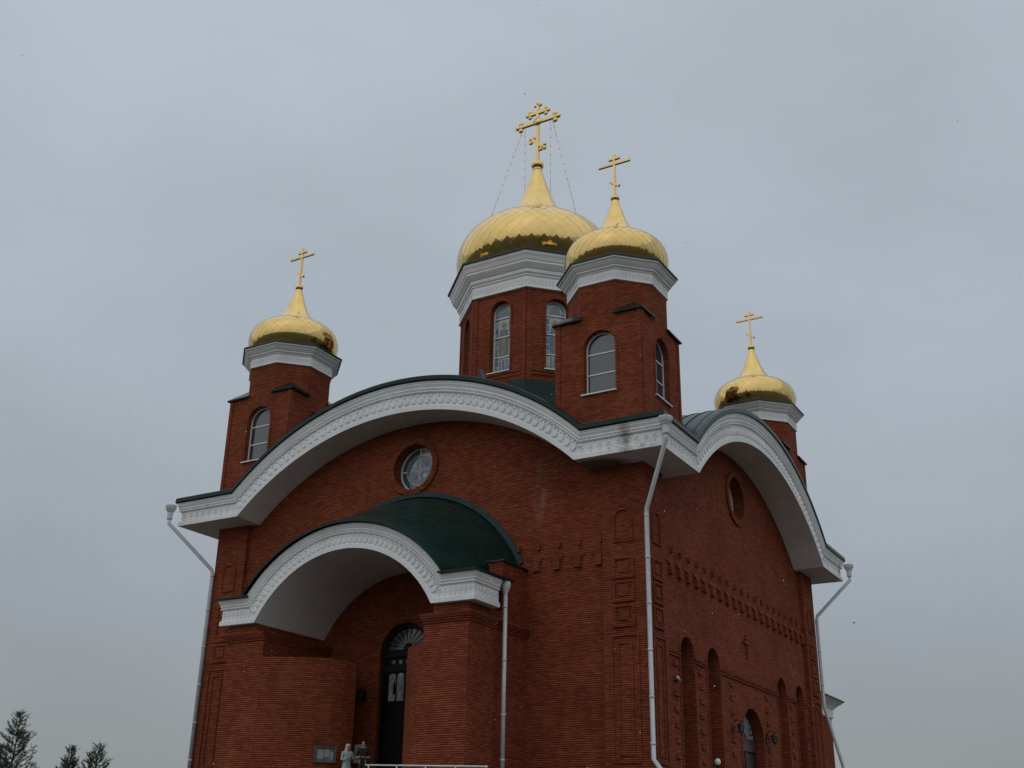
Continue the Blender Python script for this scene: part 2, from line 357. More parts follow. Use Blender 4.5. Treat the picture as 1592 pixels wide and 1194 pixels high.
def arch_window(M, cx, hw, z0, zs, depth, frame_mat, glass_mat, bars, name='window', fw=.06, sill=True, parent=CH, split_v=False):
    """frame, panes and sill set back into a wall; M = face matrix"""
    e_ = MB(); ring_solid(e_, arch_loop(cx, hw, z0, zs, e=.02), arch_loop(cx, hw, z0, zs, e=-fw), .07, M @ T(0, depth, 0))
    w = e_.build(name, frame_mat, parent)
    b = MB()
    for z in bars: b.box((cx - hw + fw - .01, depth - .006, z - fw * .45), (cx + hw - fw + .01, depth + .06, z + fw * .45), M)
    if split_v: b.box((cx - fw * .4, depth - .004, z0 + fw), (cx + fw * .4, depth + .058, zs + hw - fw), M)
    if bars: b.build('glazing_bar', frame_mat, w)
    zz = [z0] + sorted(bars)
    for i, z in enumerate(zz):
        g = MB()
        if i < len(zz) - 1: g.box((cx - hw, depth + .03, z), (cx + hw, depth + .045, zz[i+1] - .002), M)
        elif z < zs + hw - .05:
            if z <= zs: solid(g, [arch_loop(cx, hw, z, zs)], .015, M @ T(0, depth + .03, 0))
            else:
                a = math.asin((z - zs) / hw); solid(g, [[(cx + hw * math.cos(t), zs + hw * math.sin(t)) for t in [a + (math.pi - 2*a) * i_ / 14 for i_ in range(15)]]], .015, M @ T(0, depth + .03, 0))
        g.build('pane', glass_mat, w)
    if sill:
        s_ = MB(); s_.box((cx - hw - .12, -.10, z0 - .055), (cx + hw + .06, depth + .05, z0 - .004), M); s_.build('sill', frame_mat, w)
    return w

for c, h in NICHES:
    arch_window(face(1, WP), c, h, NZ0, NZT - h, .74, DOORM, DARKG, [6.3, 7.7], name='recessed_window', sill=False)
    t_ = MB(); ring_solid(t_, [(c + (h + .12) * math.cos(t), NZT - h + (h + .12) * math.sin(t)) for t in [math.pi * i / 18 for i in range(19)]] + [(c - h - .12, 4.6), (c - h - .02, 4.6)] + [(c + (h + .02) * math.cos(t), NZT - h + (h + .02) * math.sin(t)) for t in [math.pi * (18 - i) / 18 for i in range(19)]] + [(c + h + .02, 4.6), (c + h + .12, 4.6)], [(c+h+.05, 4.7), (c+h+.06, 4.7), (c+h+.055, 4.71)], .06, face(1, WP) @ T(0, -.04, 0)); t_.build('window_surround', BRICK, CH)

# oculus windows -------------------------------------------------------
def oculus(side):
    M = face(side, WP)
    o = MB(); ring_solid(o, circle_loop(0, OCZ, OCR + .25), circle_loop(0, OCZ, OCR), .14, M @ T(0, -.09, 0)); rim = o.build('oculus_surround', BRICK, CH)
    D = .46
    f = MB(); ring_solid(f, circle_loop(0, OCZ, OCR + .01), circle_loop(0, OCZ, OCR - .07), .08, M @ T(0, D, 0))
    w = f.build('round_window', PVC, CH)
    f = MB(); ring_solid(f, circle_loop(0, OCZ, .70), circle_loop(0, OCZ, .63), .075, M @ T(0, D + .002, 0)); f.build('inner_ring', SG_GOLD, w)
    for a in range(4):
        b = MB(); b.box((.69, D, -.025), (OCR - .05, D + .06, .025), M @ T(0, 0, OCZ) @ Matrix.Rotation(a * math.pi / 2, 4, 'Y')); b.build('glazing_bar', PVC, w)
        t0 = a * math.pi / 2; n = 10
        lp = [((OCR - .05) * math.cos(t0 + math.pi/2*i/n), OCZ + (OCR - .05) * math.sin(t0 + math.pi/2*i/n)) for i in range(n+1)] + [(.69 * math.cos(t0 + math.pi/2*i/n), OCZ + .69 * math.sin(t0 + math.pi/2*i/n)) for i in range(n, -1, -1)]
        g = MB(); solid(g, [lp], .015, M @ T(0, D + .03, 0)); g.build('pane', SG_BLUE if a in (1, 2) else SG_PALE, w)
    g = MB(); solid(g, [circle_loop(0, OCZ, .64)], .015, M @ T(0, D + .03, 0)); g.build('pane', SG_GREY, w)
    q = MB(); a, b_ = .09, .5
    solid(q, [[(-a, OCZ-b_), (a, OCZ-b_), (a, OCZ-a), (b_, OCZ-a), (b_, OCZ+a), (a, OCZ+a), (a, OCZ+b_), (-a, OCZ+b_), (-a, OCZ+a), (-b_, OCZ+a), (-b_, OCZ-a), (-a, OCZ-a)]], .012, M @ T(0, D + .012, 0)); q.build('cross_pane', SG_CROSS, w)
    for ax in (-1, 1):
        for az in (-1, 1):
            g = MB(); solid(g, [circle_loop(ax * .27, OCZ + az * .27, .11, 12)], .012, M @ T(0, D + .014, 0)); g.build('pane', SG_BLUE if ax * az > 0 else SG_PALE, w)
oculus(0); oculus(1)

# cornices --------------------------------------------------------------
PROF = [(1.0,.15),(.965,.15),(.95,.12),(.90,.11),(.84,.07),(.80,.045),(.765,.04),(.76,.065),(.745,.065),(.74,.0),(.685,.0),(.68,.045),(.655,.05),(.63,.03),(.625,-.05),(.20,-.05),(.195,.0),(.165,.0),(.16,.03),(.0,.03),(.0,-1.55)]
def cornice_pos(side, t, q, out):
    """t: list of stations, ('e',sign) ends or float arc fraction"""
def cornice(side):
    M = face(side, 0)
    NA = 56; rows = []
    for q, out in PROF:
        ap = arc_pts(q, NA); z0 = lerp(ZB, ZC, q)
        row = [(-(A + out), -(A + out), z0)] + [(x, -(A + out), z) for x, z in ap] + [((A + out), -(A + out), z0)]
        rows.append(row)
    nst = len(rows[0]); vs = [p for r in rows for p in r]
    fs = [(i*nst+j, i*nst+j+1, (i+1)*nst+j+1, (i+1)*nst+j) for i in range(len(rows)-1) for j in range(nst-1)]
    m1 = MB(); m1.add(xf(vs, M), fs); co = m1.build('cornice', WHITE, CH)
    # green metal drip edge above it
    m2 = MB(); prof = [(-.004, .17), (.06, .21), (.24, .19), (.30, .06), (.30, -.4), (.05, -.4), (-.004, .17)]
    base = arc_pts(1.0, NA); rows = []
    for dz, out in prof:
        row = [(-(A + out), -(A + out), ZC + dz)] + [(x, -(A + out), z + dz) for x, z in base] + [((A + out), -(A + out), ZC + dz)]
        rows.append(row)
    vs = [p for r in rows for p in r]; fs = [(i*nst+j, i*nst+j+1, (i+1)*nst+j+1, (i+1)*nst+j) for i in range(len(rows)-1) for j in range(nst-1)]
    m2.add(xf(vs, M), fs); m2.build('roof_edge', GREEN, CH)
    return co, M
# one carved leaf, spreading upwards, and one flower rosette
def ornament_mesh(kind):
    m = MB()
    def plate(pts, d, y=0):
        n = len(pts); cx = sum(p[0] for p in pts)/n; cz = sum(p[1] for p in pts)/n
        vs = [(x, 0.01, z) for x, z in pts] + [(cx + (x-cx)*.66, -d, cz + (z-cz)*.78) for x, z in pts]
        m.add(vs, [(i, (i+1) % n, n+(i+1) % n, n+i) for i in range(n)] + [tuple(range(n, 2*n))])
    if kind == 'leaf':
        plate([(-.10,-.22),(.10,-.22),(.145,-.05),(.125,.03),(.05,.10),(.0,.215),(-.05,.10),(-.125,.03),(-.145,-.05)], .075)
        plate([(.105,.215),(.125,.11),(.172,.07),(.22,.11),(.24,.215)], .06)
    elif kind == 'rosette':
        plate([(0,.03),(.07,.10),(.0,.19),(-.07,.10)], .05); plate([(-.09,-.04),(-.02,-.04),(-.02,.02),(-.09,.02)], .045); plate([(.02,-.04),(.09,-.04),(.09,.02),(.02,.02)], .045)
        plate([(-.045,-.2),(.045,-.2),(.03,-.06),(-.03,-.06)], .045)
    return m
ORN = {}
def ornament(kind, M, parent, name=None):
    nm_ = 'carved_leaf' if kind == 'leaf' else 'carved_flower'
    if kind not in ORN:
        o = ornament_mesh(kind).build(nm_, WHITE, parent, M); ORN[kind] = o.data; return o
    return link(nm_, ORN[kind], parent, M)
def bead_row(pts, M, parent, size=.05, dep=.05, out=0.0):
    """tiny dentils joined into one strip; pts: (x, z, angle)"""
    m = MB()
    for x, z, a in pts:
        m.box((-size/2, -dep, -size*.6), (size/2, .01, size*.6), M @ T(x, -out, z) @ Matrix.Rotation(-a, 4, 'Y'))
    o = m.build('bead_moulding', WHITE, parent); tag(o, kind='stuff'); return o
def path_samples(q, spacing, x_end, half_a=None):
    """(x, z, angle, is_arc) along straight-arc-straight of the main cornices at height fraction q"""
    half, z0, h = lerp(KAB, KA, q), lerp(ZB, ZC, q), lerp(HB, HT, q)
    r = (half*half + h*h) / (2*h); zc = z0 + h - r; am = math.asin(half / r)
    out = []; n = int(2 * am * r / spacing)
    for i in range(n):
        t = -am + 2 * am * (i + .5) / n; out.append((r * math.sin(t), zc + r * math.cos(t), -t, True))
    ns = int((x_end - half) / spacing)
    for i in range(ns):
        x = half + (x_end - half) * (i + .5) / ns; out += [(x, z0, 0, False), (-x, z0, 0, False)]
    return out
for side in range(4):
    co, M = cornice(side)
    if side < 2:
        Ms = face(side, A - .05)
        for x, z, a, arc in path_samples(.41, .345, 11.9):
            sc = 1.0 if arc else .93
            ornament('leaf' if arc else 'rosette', Ms @ T(x, 0, z) @ Matrix.Rotation(-a, 4, 'Y') @ Matrix.Diagonal((1, 1, sc, 1)), co)
        bead_row([(x, z, a) for x, z, a, _ in path_samples(.712, .115, 11.95)], face(side, A), co)

# roofs: two crossing barrel vaults, flat corners --------------------------
def barrel(side):
    pts = [(x, z + .285) for x, z in arc_pts(1.0, 48)]
    lim = 12.02
    vs = []; fs = []; n = len(pts)
    for y in (-lim, lim):
        vs += [(x, y, z) for x, z in pts]
    fs = [(i, i+1, n+i+1, n+i) for i in range(n-1)]
    return vs, fs
rm = MB(); vs, fs = barrel(0); rm.add(vs, fs, 0, True)
rm.build('vaulted_roof', GREEN, CH)
rm = MB(); rm.add(xf([(v[0], v[1], v[2] - .004) for v in vs], RZ(math.pi/2)), fs, 0, True); ro = rm.build('vaulted_roof', GREEN, CH)
for sx in (-1, 1):
    for sy in (-1, 1):
        rm = MB(); rm.box((min(sx*8.70, sx*12.02), min(sy*8.70, sy*12.02), ZC + .20), (max(sx*8.70, sx*12.02), max(sy*8.70, sy*12.02), ZC + .288)); rm.build('corner_roof_deck', GREEN, CH)
sm_ = MB()
for side in (0, 1):
    pts = [(x, z + .285) for x, z in arc_pts(1.0, 30)]
    for y in [v * .62 for v in range(-19, 20)]:
        for (x0, z0), (x1, z1) in zip(pts[:-1], pts[1:]):
            sm_.add(xf([(x0, y-.015, z0-.01), (x1, y-.015, z1-.01), (x1, y-.015, z1+.04), (x0, y-.015, z0+.04), (x0, y+.015, z0-.01), (x1, y+.015, z1-.01), (x1, y+.015, z1+.04), (x0, y+.015, z0+.04)], RZ(side*math.pi/2)), [(0,1,2,3),(7,6,5,4),(3,2,6,7)])
tag(sm_.build('standing_seams', GREEN, ro), kind='stuff')
# stepped sheet-metal base under the main drum
sk = MB()
o8 = math.pi / 8; c8 = math.cos(o8)
sk.lathe([(5.9/c8, 19.4), (5.4/c8, 21.2), (4.75/c8, 21.25), (4.6/c8, 22.3), (4.1/c8, 22.35), (4.02/c8, 23.35), (3.7/c8, 23.42)], 8, a0=o8, smooth=False); sk.build('drum_base_cladding', GREEN, CH)
# little triangular roof vents
def roof_vent(x, y, w, h, dpt):
    r = (KA*KA + HT*HT)/(2*HT); z = ZC + HT - r + math.sqrt(r*r - x*x) + .2
    v = MB(); v.add([(x-w,y,z),(x+w,y,z),(x,y,z+h),(x-w,y+dpt,z),(x+w,y+dpt,z),(x,y+dpt,z+h)], [(0,1,2),(5,4,3),(1,4,5,2),(0,2,5,3),(0,3,4,1)])
    o = v.build('roof_vent', DARKEDGE, CH)
    v = MB(); v.add([(x-w*.72,y-.02,z+.03),(x+w*.72,y-.02,z+.03),(x,y-.02,z+h*.78),(x-w*.72,y+.05,z+.03),(x+w*.72,y+.05,z+.03),(x,y+.05,z+h*.78)], [(0,1,2),(5,4,3),(1,4,5,2),(0,2,5,3),(0,3,4,1)]); v.build('vent_opening', DARKEDGE, o)
roof_vent(2.95, -10.2, .34, 1.12, .35); roof_vent(-2.35, -9.4, .36, .95, .9)

# octagonal cornice used by towers and drum -------------------------------
def oct_cornice(cx, cy, ap, z0, prof, name, edge):
    m1 = MB(); m1.lathe([(r / c8, z) for r, z in prof], 8, (cx, cy), o8, smooth=False); o = m1.build(name, WHITE, CH)
    m1 = MB(); m1.lathe([(r / c8, z) for r, z in edge], 8, (cx, cy), o8, smooth=False); m1.build('eave_edge', DARKEDGE, o)
    return o
def oct_relief(o, cx, cy, ap, z0, z1, n, faces):
    m = MB(); hw = ap * math.tan(o8)
    for k in range(8):
        M = T(cx, cy, 0) @ RZ(k * math.pi / 4) @ T(0, -ap, 0)
        for i in range(n):
            x = -hw + 2 * hw * (i + .5) / n; w = hw / n
            zc_ = (z0 + z1) / 2; hh = (z1 - z0) / 2
            if i % 2: m.box((x - w*.55, -.025, zc_ - hh*.62), (x - w*.1, .01, zc_ + hh*.6), M); m.box((x + w*.15, -.025, zc_ - hh*.2), (x + w*.6, .01, zc_ + hh*.62), M)
            else: m.box((x - w*.5, -.025, zc_ + hh*.1), (x + w*.5, .01, zc_ + hh*.6), M); m.box((x - w*.25, -.025, zc_ - hh*.65), (x + w*.3, .01, zc_ + hh*.0), M)
    tag(m.build('carved_frieze', WHITE, o), kind='stuff')

# onion domes clad in diamond shingles -------------------------------------
def resample(prof, n):
    d = [0]
    for (r0, z0), (r1, z1) in zip(prof[:-1], prof[1:]): d.append(d[-1] + math.hypot(r1-r0, z1-z0))
    out = []
    for i in range(n + 1):
        s = d[-1] * i / n; k = 0
        while k < len(d) - 2 and d[k+1] < s: k += 1
        t = (s - d[k]) / (d[k+1] - d[k]); out.append((lerp(prof[k][0], prof[k+1][0], t), lerp(prof[k][1], prof[k+1][1], t)))
    return out
def smooth_prof(prof, it=2):
    for _ in range(it):
        q = [prof[0]]
        for a, b in zip(prof[:-1], prof[1:]):
            q += [(a[0]*.75+b[0]*.25, a[1]*.75+b[1]*.25), (a[0]*.25+b[0]*.75, a[1]*.25+b[1]*.75)]
        prof = q + [prof[-1]]
    return prof
SHING = {}
def dome(cx, cy, bulb, cone, nseg, nrow, key, ball_r, ball_z):
    d = MB(); bulb = smooth_prof(bulb)
    core = [(r - .02 * r / bulb[0][0] - .012, z) for r, z in bulb]
    d.lathe(core, 48, (0, 0)); cn = smooth_prof(cone)
    do = d.build('dome', GOLD, CH, T(cx, cy, 0)) if key not in SHING else link('dome', SHING[key]['dome'], CH, T(cx, cy, 0))
    first = key not in SHING
    if first: SHING[key] = {'dome': do.data, 'rows': {}}
    Sx = SHING[key]
    # rows of diamonds
    rs = resample(bulb, nrow + 1); da = 2 * math.pi / nseg
    cand = []
    for i in range(nrow):
        if i not in Sx['rows']:
            h = da / 2; G = 3; m = MB()
            def on(u_, v_, off):                     # u_, v_ run along the two lower edges of the diamond
                ph = (u_ - v_) * h; q_ = min(max(i + u_ + v_, 0), nrow + .999); k0 = int(q_); f_ = q_ - k0
                r_, z_ = lerp(rs[k0][0], rs[k0+1][0], f_), lerp(rs[k0][1], rs[k0+1][1], f_)
                r_ += off; return (r_ * math.sin(ph), -r_ * math.cos(ph), z_)
            lift = lambda u_, v_: .003 + .011 * (1 - (u_ + v_) / 2)
            vs = [on(p_ / G, q_ / G, lift(p_ / G, q_ / G)) for p_ in range(G + 1) for q_ in range(G + 1)]
            m.add(vs, [(p_*(G+1)+q_, (p_+1)*(G+1)+q_, (p_+1)*(G+1)+q_+1, p_*(G+1)+q_+1) for p_ in range(G) for q_ in range(G)], 0, True)
            for ed in ([(t_ / G, 0) for t_ in range(G + 1)], [(0, t_ / G) for t_ in range(G + 1)]):
                e1 = [on(x_, y_, lift(x_, y_)) for x_, y_ in ed]; e2 = [on(x_, y_, -.02) for x_, y_ in ed]
                m.add(e1 + e2, [(t_, t_+1, G+2+t_, G+1+t_) for t_ in range(G)])
            Sx['rows'][i] = m
        for k in range(nseg):
            cand.append((i, (k + (.5 if i % 2 else 0)) * da))
    view = math.atan2(-48.259 - cy, 27.054 - cx) + math.pi / 2
    cand.sort(key=lambda c: -math.cos(c[1] - view) + abs(c[0] - nrow*.45) * .015)
    rest = MB()
    for q, (i, a) in enumerate(cand):
        if q < 300:
            m = Sx['rows'][i]
            jit = RZ(a) 
            if isinstance(m, MB):
                o = m.build('dome_shingle', GOLD, do, jit); Sx['rows'][i] = (m, o.data)
            else: link('dome_shingle', m[1], do, jit)
        else:
            m = Sx['rows'][i]; mb_ = m if isinstance(m, MB) else m[0]
            rest.add(xf(mb_.v, RZ(a)), mb_.f)
    if rest.v:
        tag(rest.build('rear_shingles', GOLD, do), kind='stuff')
    c_ = MB(); c_.lathe(cn, 40, (0, 0)); sp = c_.build('dome_spire', GOLD, do)
    # overlapping seam ribs on the spire
    b = MB(); nb = 14
    b.lathe([(ball_r * math.cos(t), ball_z + ball_r * .92 * math.sin(t)) for t in [-math.pi/2 + .15 + (math.pi - .3) * i / nb for i in range(nb + 1)]], 24); b.build('ball', GOLD, do)
    b = MB(); b.lathe([(ball_r * .66, ball_z - ball_r * 1.15), (ball_r * .80, ball_z - ball_r * .95), (ball_r * .80, ball_z - ball_r * .72), (ball_r * .6, ball_z - ball_r * .6)], 24); b.build('collar', GOLDM, do)
    return do

def cross(cx, cy, z0, z1, zm, hm, zt, ht, zs, hs, ds, w, dpt, trefoil=False):
    c = MB(); c.box((-w/2, -dpt/2, z0), (w/2, dpt/2, z1)); post = c.build('cross', GOLDM, CH, T(cx, cy, 0))
    for z, h, dz in ((zm, hm, 0), (zt, ht, 0), (zs, hs, ds)):
        b = MB(); ang = math.atan2(dz, hs) if dz else 0
        b.box((-h, -dpt/2 - .006, -w/2), (h, dpt/2 + .006, w/2), T(0, 0, z) @ Matrix.Rotation(ang, 4, 'Y')); b.build('cross_bar', GOLDM, post)
        if trefoil:
            for sg in (-1, 1):
                f = MB(); Mx = T(0, 0, z) @ Matrix.Rotation(ang, 4, 'Y') @ T(sg * h, 0, 0); r_ = w * (.95 if h < hm else 1.15)
                for ox, oz in ((sg * r_ * 1.0, 0), (0, r_ * 1.05), (0, -r_ * 1.05), (0, 0)):
                    f.lathe([(r_ * .8 * math.cos(t), r_ * .8 * math.sin(t)) for t in [-1.5 + 3.0 * i / 6 for i in range(7)]], 10)
                    for qv in range(len(f.v) - 70, len(f.v)): f.v[qv] = (f.v[qv][0] + ox, f.v[qv][1] * .6, f.v[qv][2] + oz)
                f.v = [tuple(Mx @ Vector(p)) for p in f.v]; f.build('trefoil_end', GOLDM, post)
    return post

# the four corner towers ----------------------------------------------------
TX = 8.924; TS = 1.90; OH = TS * math.tan(o8)
TZ0, TZS, TZT = 16.9, 22.08, 23.62
WHW, WZ0, WZS = .68, 18.74, 20.72
def tower(sx, sy):
    cx, cy = sx * TX, sy * TX
    base = T(cx, cy, 0)
    m1 = MB()
    for k in range(4):
        w = TS if k % 2 == 0 else TS - .35
        F_ = base @ RZ(k * math.pi / 2) @ T(0, -TS, 0)
        outer = [(-w, TZ0), (w, TZ0), (w, TZS), (OH, TZS), (OH, TZT), (-OH, TZT), (-OH, TZS), (-w, TZS)]
        solid(m1, [outer, arch_loop(.06, WHW, WZ0, WZS)], .35, F_)
        D_ = base @ RZ(math.pi / 4 + k * math.pi / 2) @ T(0, -TS, 0)
        solid(m1, [[(-OH, TZS - .4), (OH, TZS - .4), (OH, TZT), (-OH, TZT)]], .3, D_)
    # inner floor so the tower is not see-through from below
    m1.box((-1.5, -1.5, TZS - .5), (1.5, 1.5, TZS - .45), base)
    tw = m1.build('tower', BRICK, CH)
    for k in range(4):
        F_ = base @ RZ(k * math.pi / 2) @ T(0, -TS, 0)
        a = MB(); ring_solid(a, [(.06 + (WHW + .13) * math.cos(t), WZS + (WHW + .13) * math.sin(t)) for t in [math.pi * i / 16 for i in range(17)]] + [(.06 - WHW - .13, WZ0), (.06 - WHW - .02, WZ0)] + [(.06 + (WHW + .02) * math.cos(t), WZS + (WHW + .02) * math.sin(t)) for t in [math.pi * (16 - i) / 16 for i in range(17)]] + [(.06 + WHW + .02, WZ0), (.06 + WHW + .13, WZ0)], [(.06+WHW+.05, 19), (.06+WHW+.06, 19), (.06+WHW+.055, 19.01)], .05, F_ @ T(0, -.035, 0)); a.build('window_surround', BRICK, tw)
        for sg in (-1, 1):
            a = MB(); a.box((sg * 1.80 - .095, -.045, TZ0 + .1), (sg * 1.80 + .095, .02, TZS - .002), F_); a.build('corner_strip', BRICK, tw)
        if (sx, sy) != (-1, 1): arch_window(F_, .06, WHW, WZ0, WZS, .22, PVC, GLASS, [19.62, 20.5], name='tower_window', fw=.055)
        # small corner roof above the square corner: eave overhangs, ridge runs to the octagon
        C_ = base @ RZ(k * math.pi / 2)
        ov = .13; p = TS + ov; h0 = OH - .10
        dg = TS * math.sqrt(.5) - .06
        vs = [(h0, -p, TZS), (p, -p, TZS - .03), (p, -h0, TZS), (dg, -dg, TZS + .62), (h0, -p, TZS - .07), (p, -p, TZS - .10), (p, -h0, TZS - .07), (TS*.7, -TS*.7, TZS - .07), (h0, -TS + .08, TZS + .16), (TS - .08, -h0, TZS + .16)]
        a = MB(); a.add(xf(vs, C_), [(0,1,3,8), (1,2,9,3), (0,4,5,1), (1,5,6,2), (4,7,6,5), (8,3,9,7), (0,8,7,4), (2,6,7,9)]); a.build('corner_roof', GREEN, CH)
    oc = oct_cornice(cx, cy, TS, 0, [(1.86, 23.52), (1.97, 23.55), (1.97, 23.58), (1.955, 23.60), (1.955, 24.0), (1.99, 24.01), (2.0, 24.05), (2.07, 24.09), (2.09, 24.12), (2.09, 24.16), (2.13, 24.18), (2.21, 24.27), (2.27, 24.36), (2.32, 24.38), (2.32, 24.44), (2.34, 24.455)], 'tower_cornice',
        [(2.30, 24.44), (2.385, 24.46), (2.385, 24.52), (2.30, 24.55), (1.6, 24.70)])
    oct_relief(oc, cx, cy, 1.955, 23.64, 23.97, 11, None)
    dome(cx, cy, [(1.72,24.50),(1.93,24.66),(2.12,24.93),(2.21,25.25),(2.20,25.55),(2.09,25.87),(1.88,26.11),(1.58,26.31),(1.22,26.47),(.95,26.56),(.80,26.60)], [(1.05,26.50),(.95,26.66),(.82,26.84),(.70,27.02),(.59,27.24),(.47,27.52),(.34,27.9),(.24,28.2),(.16,28.5)], 36, 15, 'small', .205, 28.64)
    cross(cx, cy, 28.78, 30.93, 30.43, .77, 30.70, .27, 29.39, .27, .19, .105, .10)
for sx, sy in ((1, -1), (-1, -1), (1, 1), (-1, 1)): tower(sx, sy)

# central drum ------------------------------------------------------------------
DA = 3.75; DH = DA * math.tan(o8); DZ0, DZT = 22.6, 28.52
DW, DWZ0, DWS = .56, 24.12, 27.46
m1 = MB()
for k in range(8):
    F_ = RZ(k * math.pi / 4) @ T(0, -DA, 0)
    solid(m1, [[(-DH, DZ0), (DH, DZ0), (DH, DZT), (-DH, DZT)], arch_loop(.05, DW, DWZ0, DWS)], .45, F_)
dr = m1.build('drum', BRICK, CH)
def stained_window(F_):
    d = .30; cx = .05
    e_ = MB(); ring_solid(e_, arch_loop(cx, DW, DWZ0, DWS, e=.02), arch_loop(cx, DW, DWZ0, DWS, e=-.05), .07, F_ @ T(0, d, 0)); w = e_.build('stained_glass_window', PVC, CH)
    b = MB()
    for z in (25.05, 26.15, 27.2): b.box((cx - DW + .04, d - .006, z - .03), (cx + DW - .04, d + .06, z + .03), F_)
    b.build('glazing_bar', PVC, w)
    g = MB(); solid(g, [arch_loop(cx, DW, DWZ0, DWS)], .015, F_ @ T(0, d + .05, 0)); g.build('pane', SG_PALE, w)
    # coloured pieces: saint-like generic robe shape, halo, border squares
    def piece(loop, mt, y=d + .036): q = MB(); solid(q, [loop], .012, F_ @ T(0, y, 0)); q.build('glass_piece', mt, w)
    piece(circle_loop(cx, 26.82, .20, 14), SG_GOLD); piece(circle_loop(cx, 26.80, .10, 10), SG_OCHRE, d + .026)
    piece([(cx-.26, 25.12), (cx+.26, 25.12), (cx+.30, 26.05), (cx+.20, 26.58), (cx-.20, 26.58), (cx-.30, 26.05)], SG_BLUE)
    piece([(cx-.10, 25.15), (cx+.12, 25.15), (cx+.15, 26.3), (cx-.05, 26.45)], SG_OCHRE, d + .026)
    rng = random.Random(int(F_.translation.x * 100))
    for i in range(9):
        z = DWZ0 + .12 + i * .36
        for sg in (-1, 1): piece([(cx + sg*.38 - .07, z), (cx + sg*.38 + .07, z), (cx + sg*.38 + .07, z + .26), (cx + sg*.38 - .07, z + .26)], rng.choice([SG_GREY, SG_BLUE, SG_PALE, SG_GOLD, SG_GREY]))
    for i in range(3): piece([(cx - .28 + i*.2, 24.2), (cx - .12 + i*.2, 24.2), (cx - .14 + i*.2, 24.9), (cx - .26 + i*.2, 24.95)], [SG_GREY, SG_BLUE, SG_GREY][i])
    piece([(cx-.3, 27.3), (cx+.3, 27.3), (cx+.2, 27.7), (cx, 27.85), (cx-.2, 27.7)], SG_GREY)
    s_ = MB(); s_.box((cx - DW - .12, -.10, DWZ0 - .06), (cx + DW + .05, d + .05, DWZ0 - .004), F_); s_.build('sill', PVC, w)
for k in range(8):
    F_ = RZ(k * math.pi / 4) @ T(0, -DA, 0)
    a = MB(); ring_solid(a, [(.05 + (DW + .13) * math.cos(t), DWS + (DW + .13) * math.sin(t)) for t in [math.pi * i / 16 for i in range(17)]] + [(.05 - DW - .13, DWZ0), (.05 - DW - .02, DWZ0)] + [(.05 + (DW + .02) * math.cos(t), DWS + (DW + .02) * math.sin(t)) for t in [math.pi * (16 - i) / 16 for i in range(17)]] + [(.05 + DW + .02, DWZ0), (.05 + DW + .13, DWZ0)], [(.05+DW+.05, 25), (.05+DW+.06, 25), (.05+DW+.055, 25.01)], .05, F_ @ T(0, -.04, 0)); a.build('window_surround', BRICK, dr)
    a = MB(); a.box((-DH + .3, -.07, 23.92), (DH - .3, .02, 24.02), F_); a.box((-DH + .3, -.04, 23.74), (DH - .3, .02, 23.915), F_); a.build('string_course', BRICK, dr)
    for sg in (-1, 1):
        a = MB(); a.box((sg * (DH - .13) - .12, -.05, 22.7), (sg * (DH - .13) + .12, .02, DZT - .002), F_); a.build('corner_strip', BRICK, dr)
    if k in (0, 1, 7, 2): stained_window(F_)
    else: arch_window(F_, .05, DW, DWZ0, DWS, .3, PVC, GLASS, [25.05, 26.15, 27.2], name='drum_window')
oc = oct_cornice(0, 0, DA, 0, [(3.70, 28.44), (3.90, 28.46), (3.90, 28.52), (3.865, 28.54), (3.865, 29.10), (3.92, 29.12), (3.93, 29.20), (4.0, 29.26), (4.02, 29.34), (4.02, 29.44), (4.07, 29.46), (4.20, 29.62), (4.26, 29.70), (4.26, 29.80), (4.30, 29.83), (4.36, 30.0), (4.43, 30.12), (4.43, 30.24), (4.45, 30.26)], 'drum_cornice',
    [(4.40, 30.245), (4.53, 30.27), (4.53, 30.36), (4.40, 30.40), (3.4, 30.75)])
oct_relief(oc, 0, 0, 3.865, 28.60, 29.04, 17, None)
dome(0, 0, [(3.62,30.45),(3.92,30.68),(4.20,31.02),(4.36,31.42),(4.385,31.85),(4.30,32.35),(4.08,32.85),(3.72,33.36),(3.25,33.79),(2.68,34.14),(2.08,34.40),(1.60,34.56),(1.40,34.61)], [(1.75,34.50),(1.62,34.74),(1.45,35.0),(1.28,35.3),(1.11,35.62),(.93,36.0),(.74,36.5),(.56,37.05),(.39,37.6),(.25,38.1)], 42, 18, 'main', .37, 38.40)
mc = cross(0, 0, 38.68, 42.55, 41.38, 1.13, 42.02, .52, 39.9, .44, .42, .185, .15, True)
tf = MB()
for ox, oz in ((0, .1), (-.16, -.02), (.16, -.02)):
    tf.lathe([(.13 * math.cos(t), .13 * math.sin(t)) for t in [-1.5 + 3.0 * i / 6 for i in range(7)]], 10)
    for qv in range(len(tf.v) - 70, len(tf.v)): tf.v[qv] = (tf.v[qv][0] + ox, tf.v[qv][1] * .6, tf.v[qv][2] + oz + 42.58)
tf.build('trefoil_end', GOLDM, mc)
rr_ = MB(); rr_.lathe([(.26, -.05), (.26, .05), (.0, .07)], 14); rr_.v = [(x, -z - .06, y + 41.38) for x, y, z in rr_.v]; rr_.build('boss', GOLDM, mc)
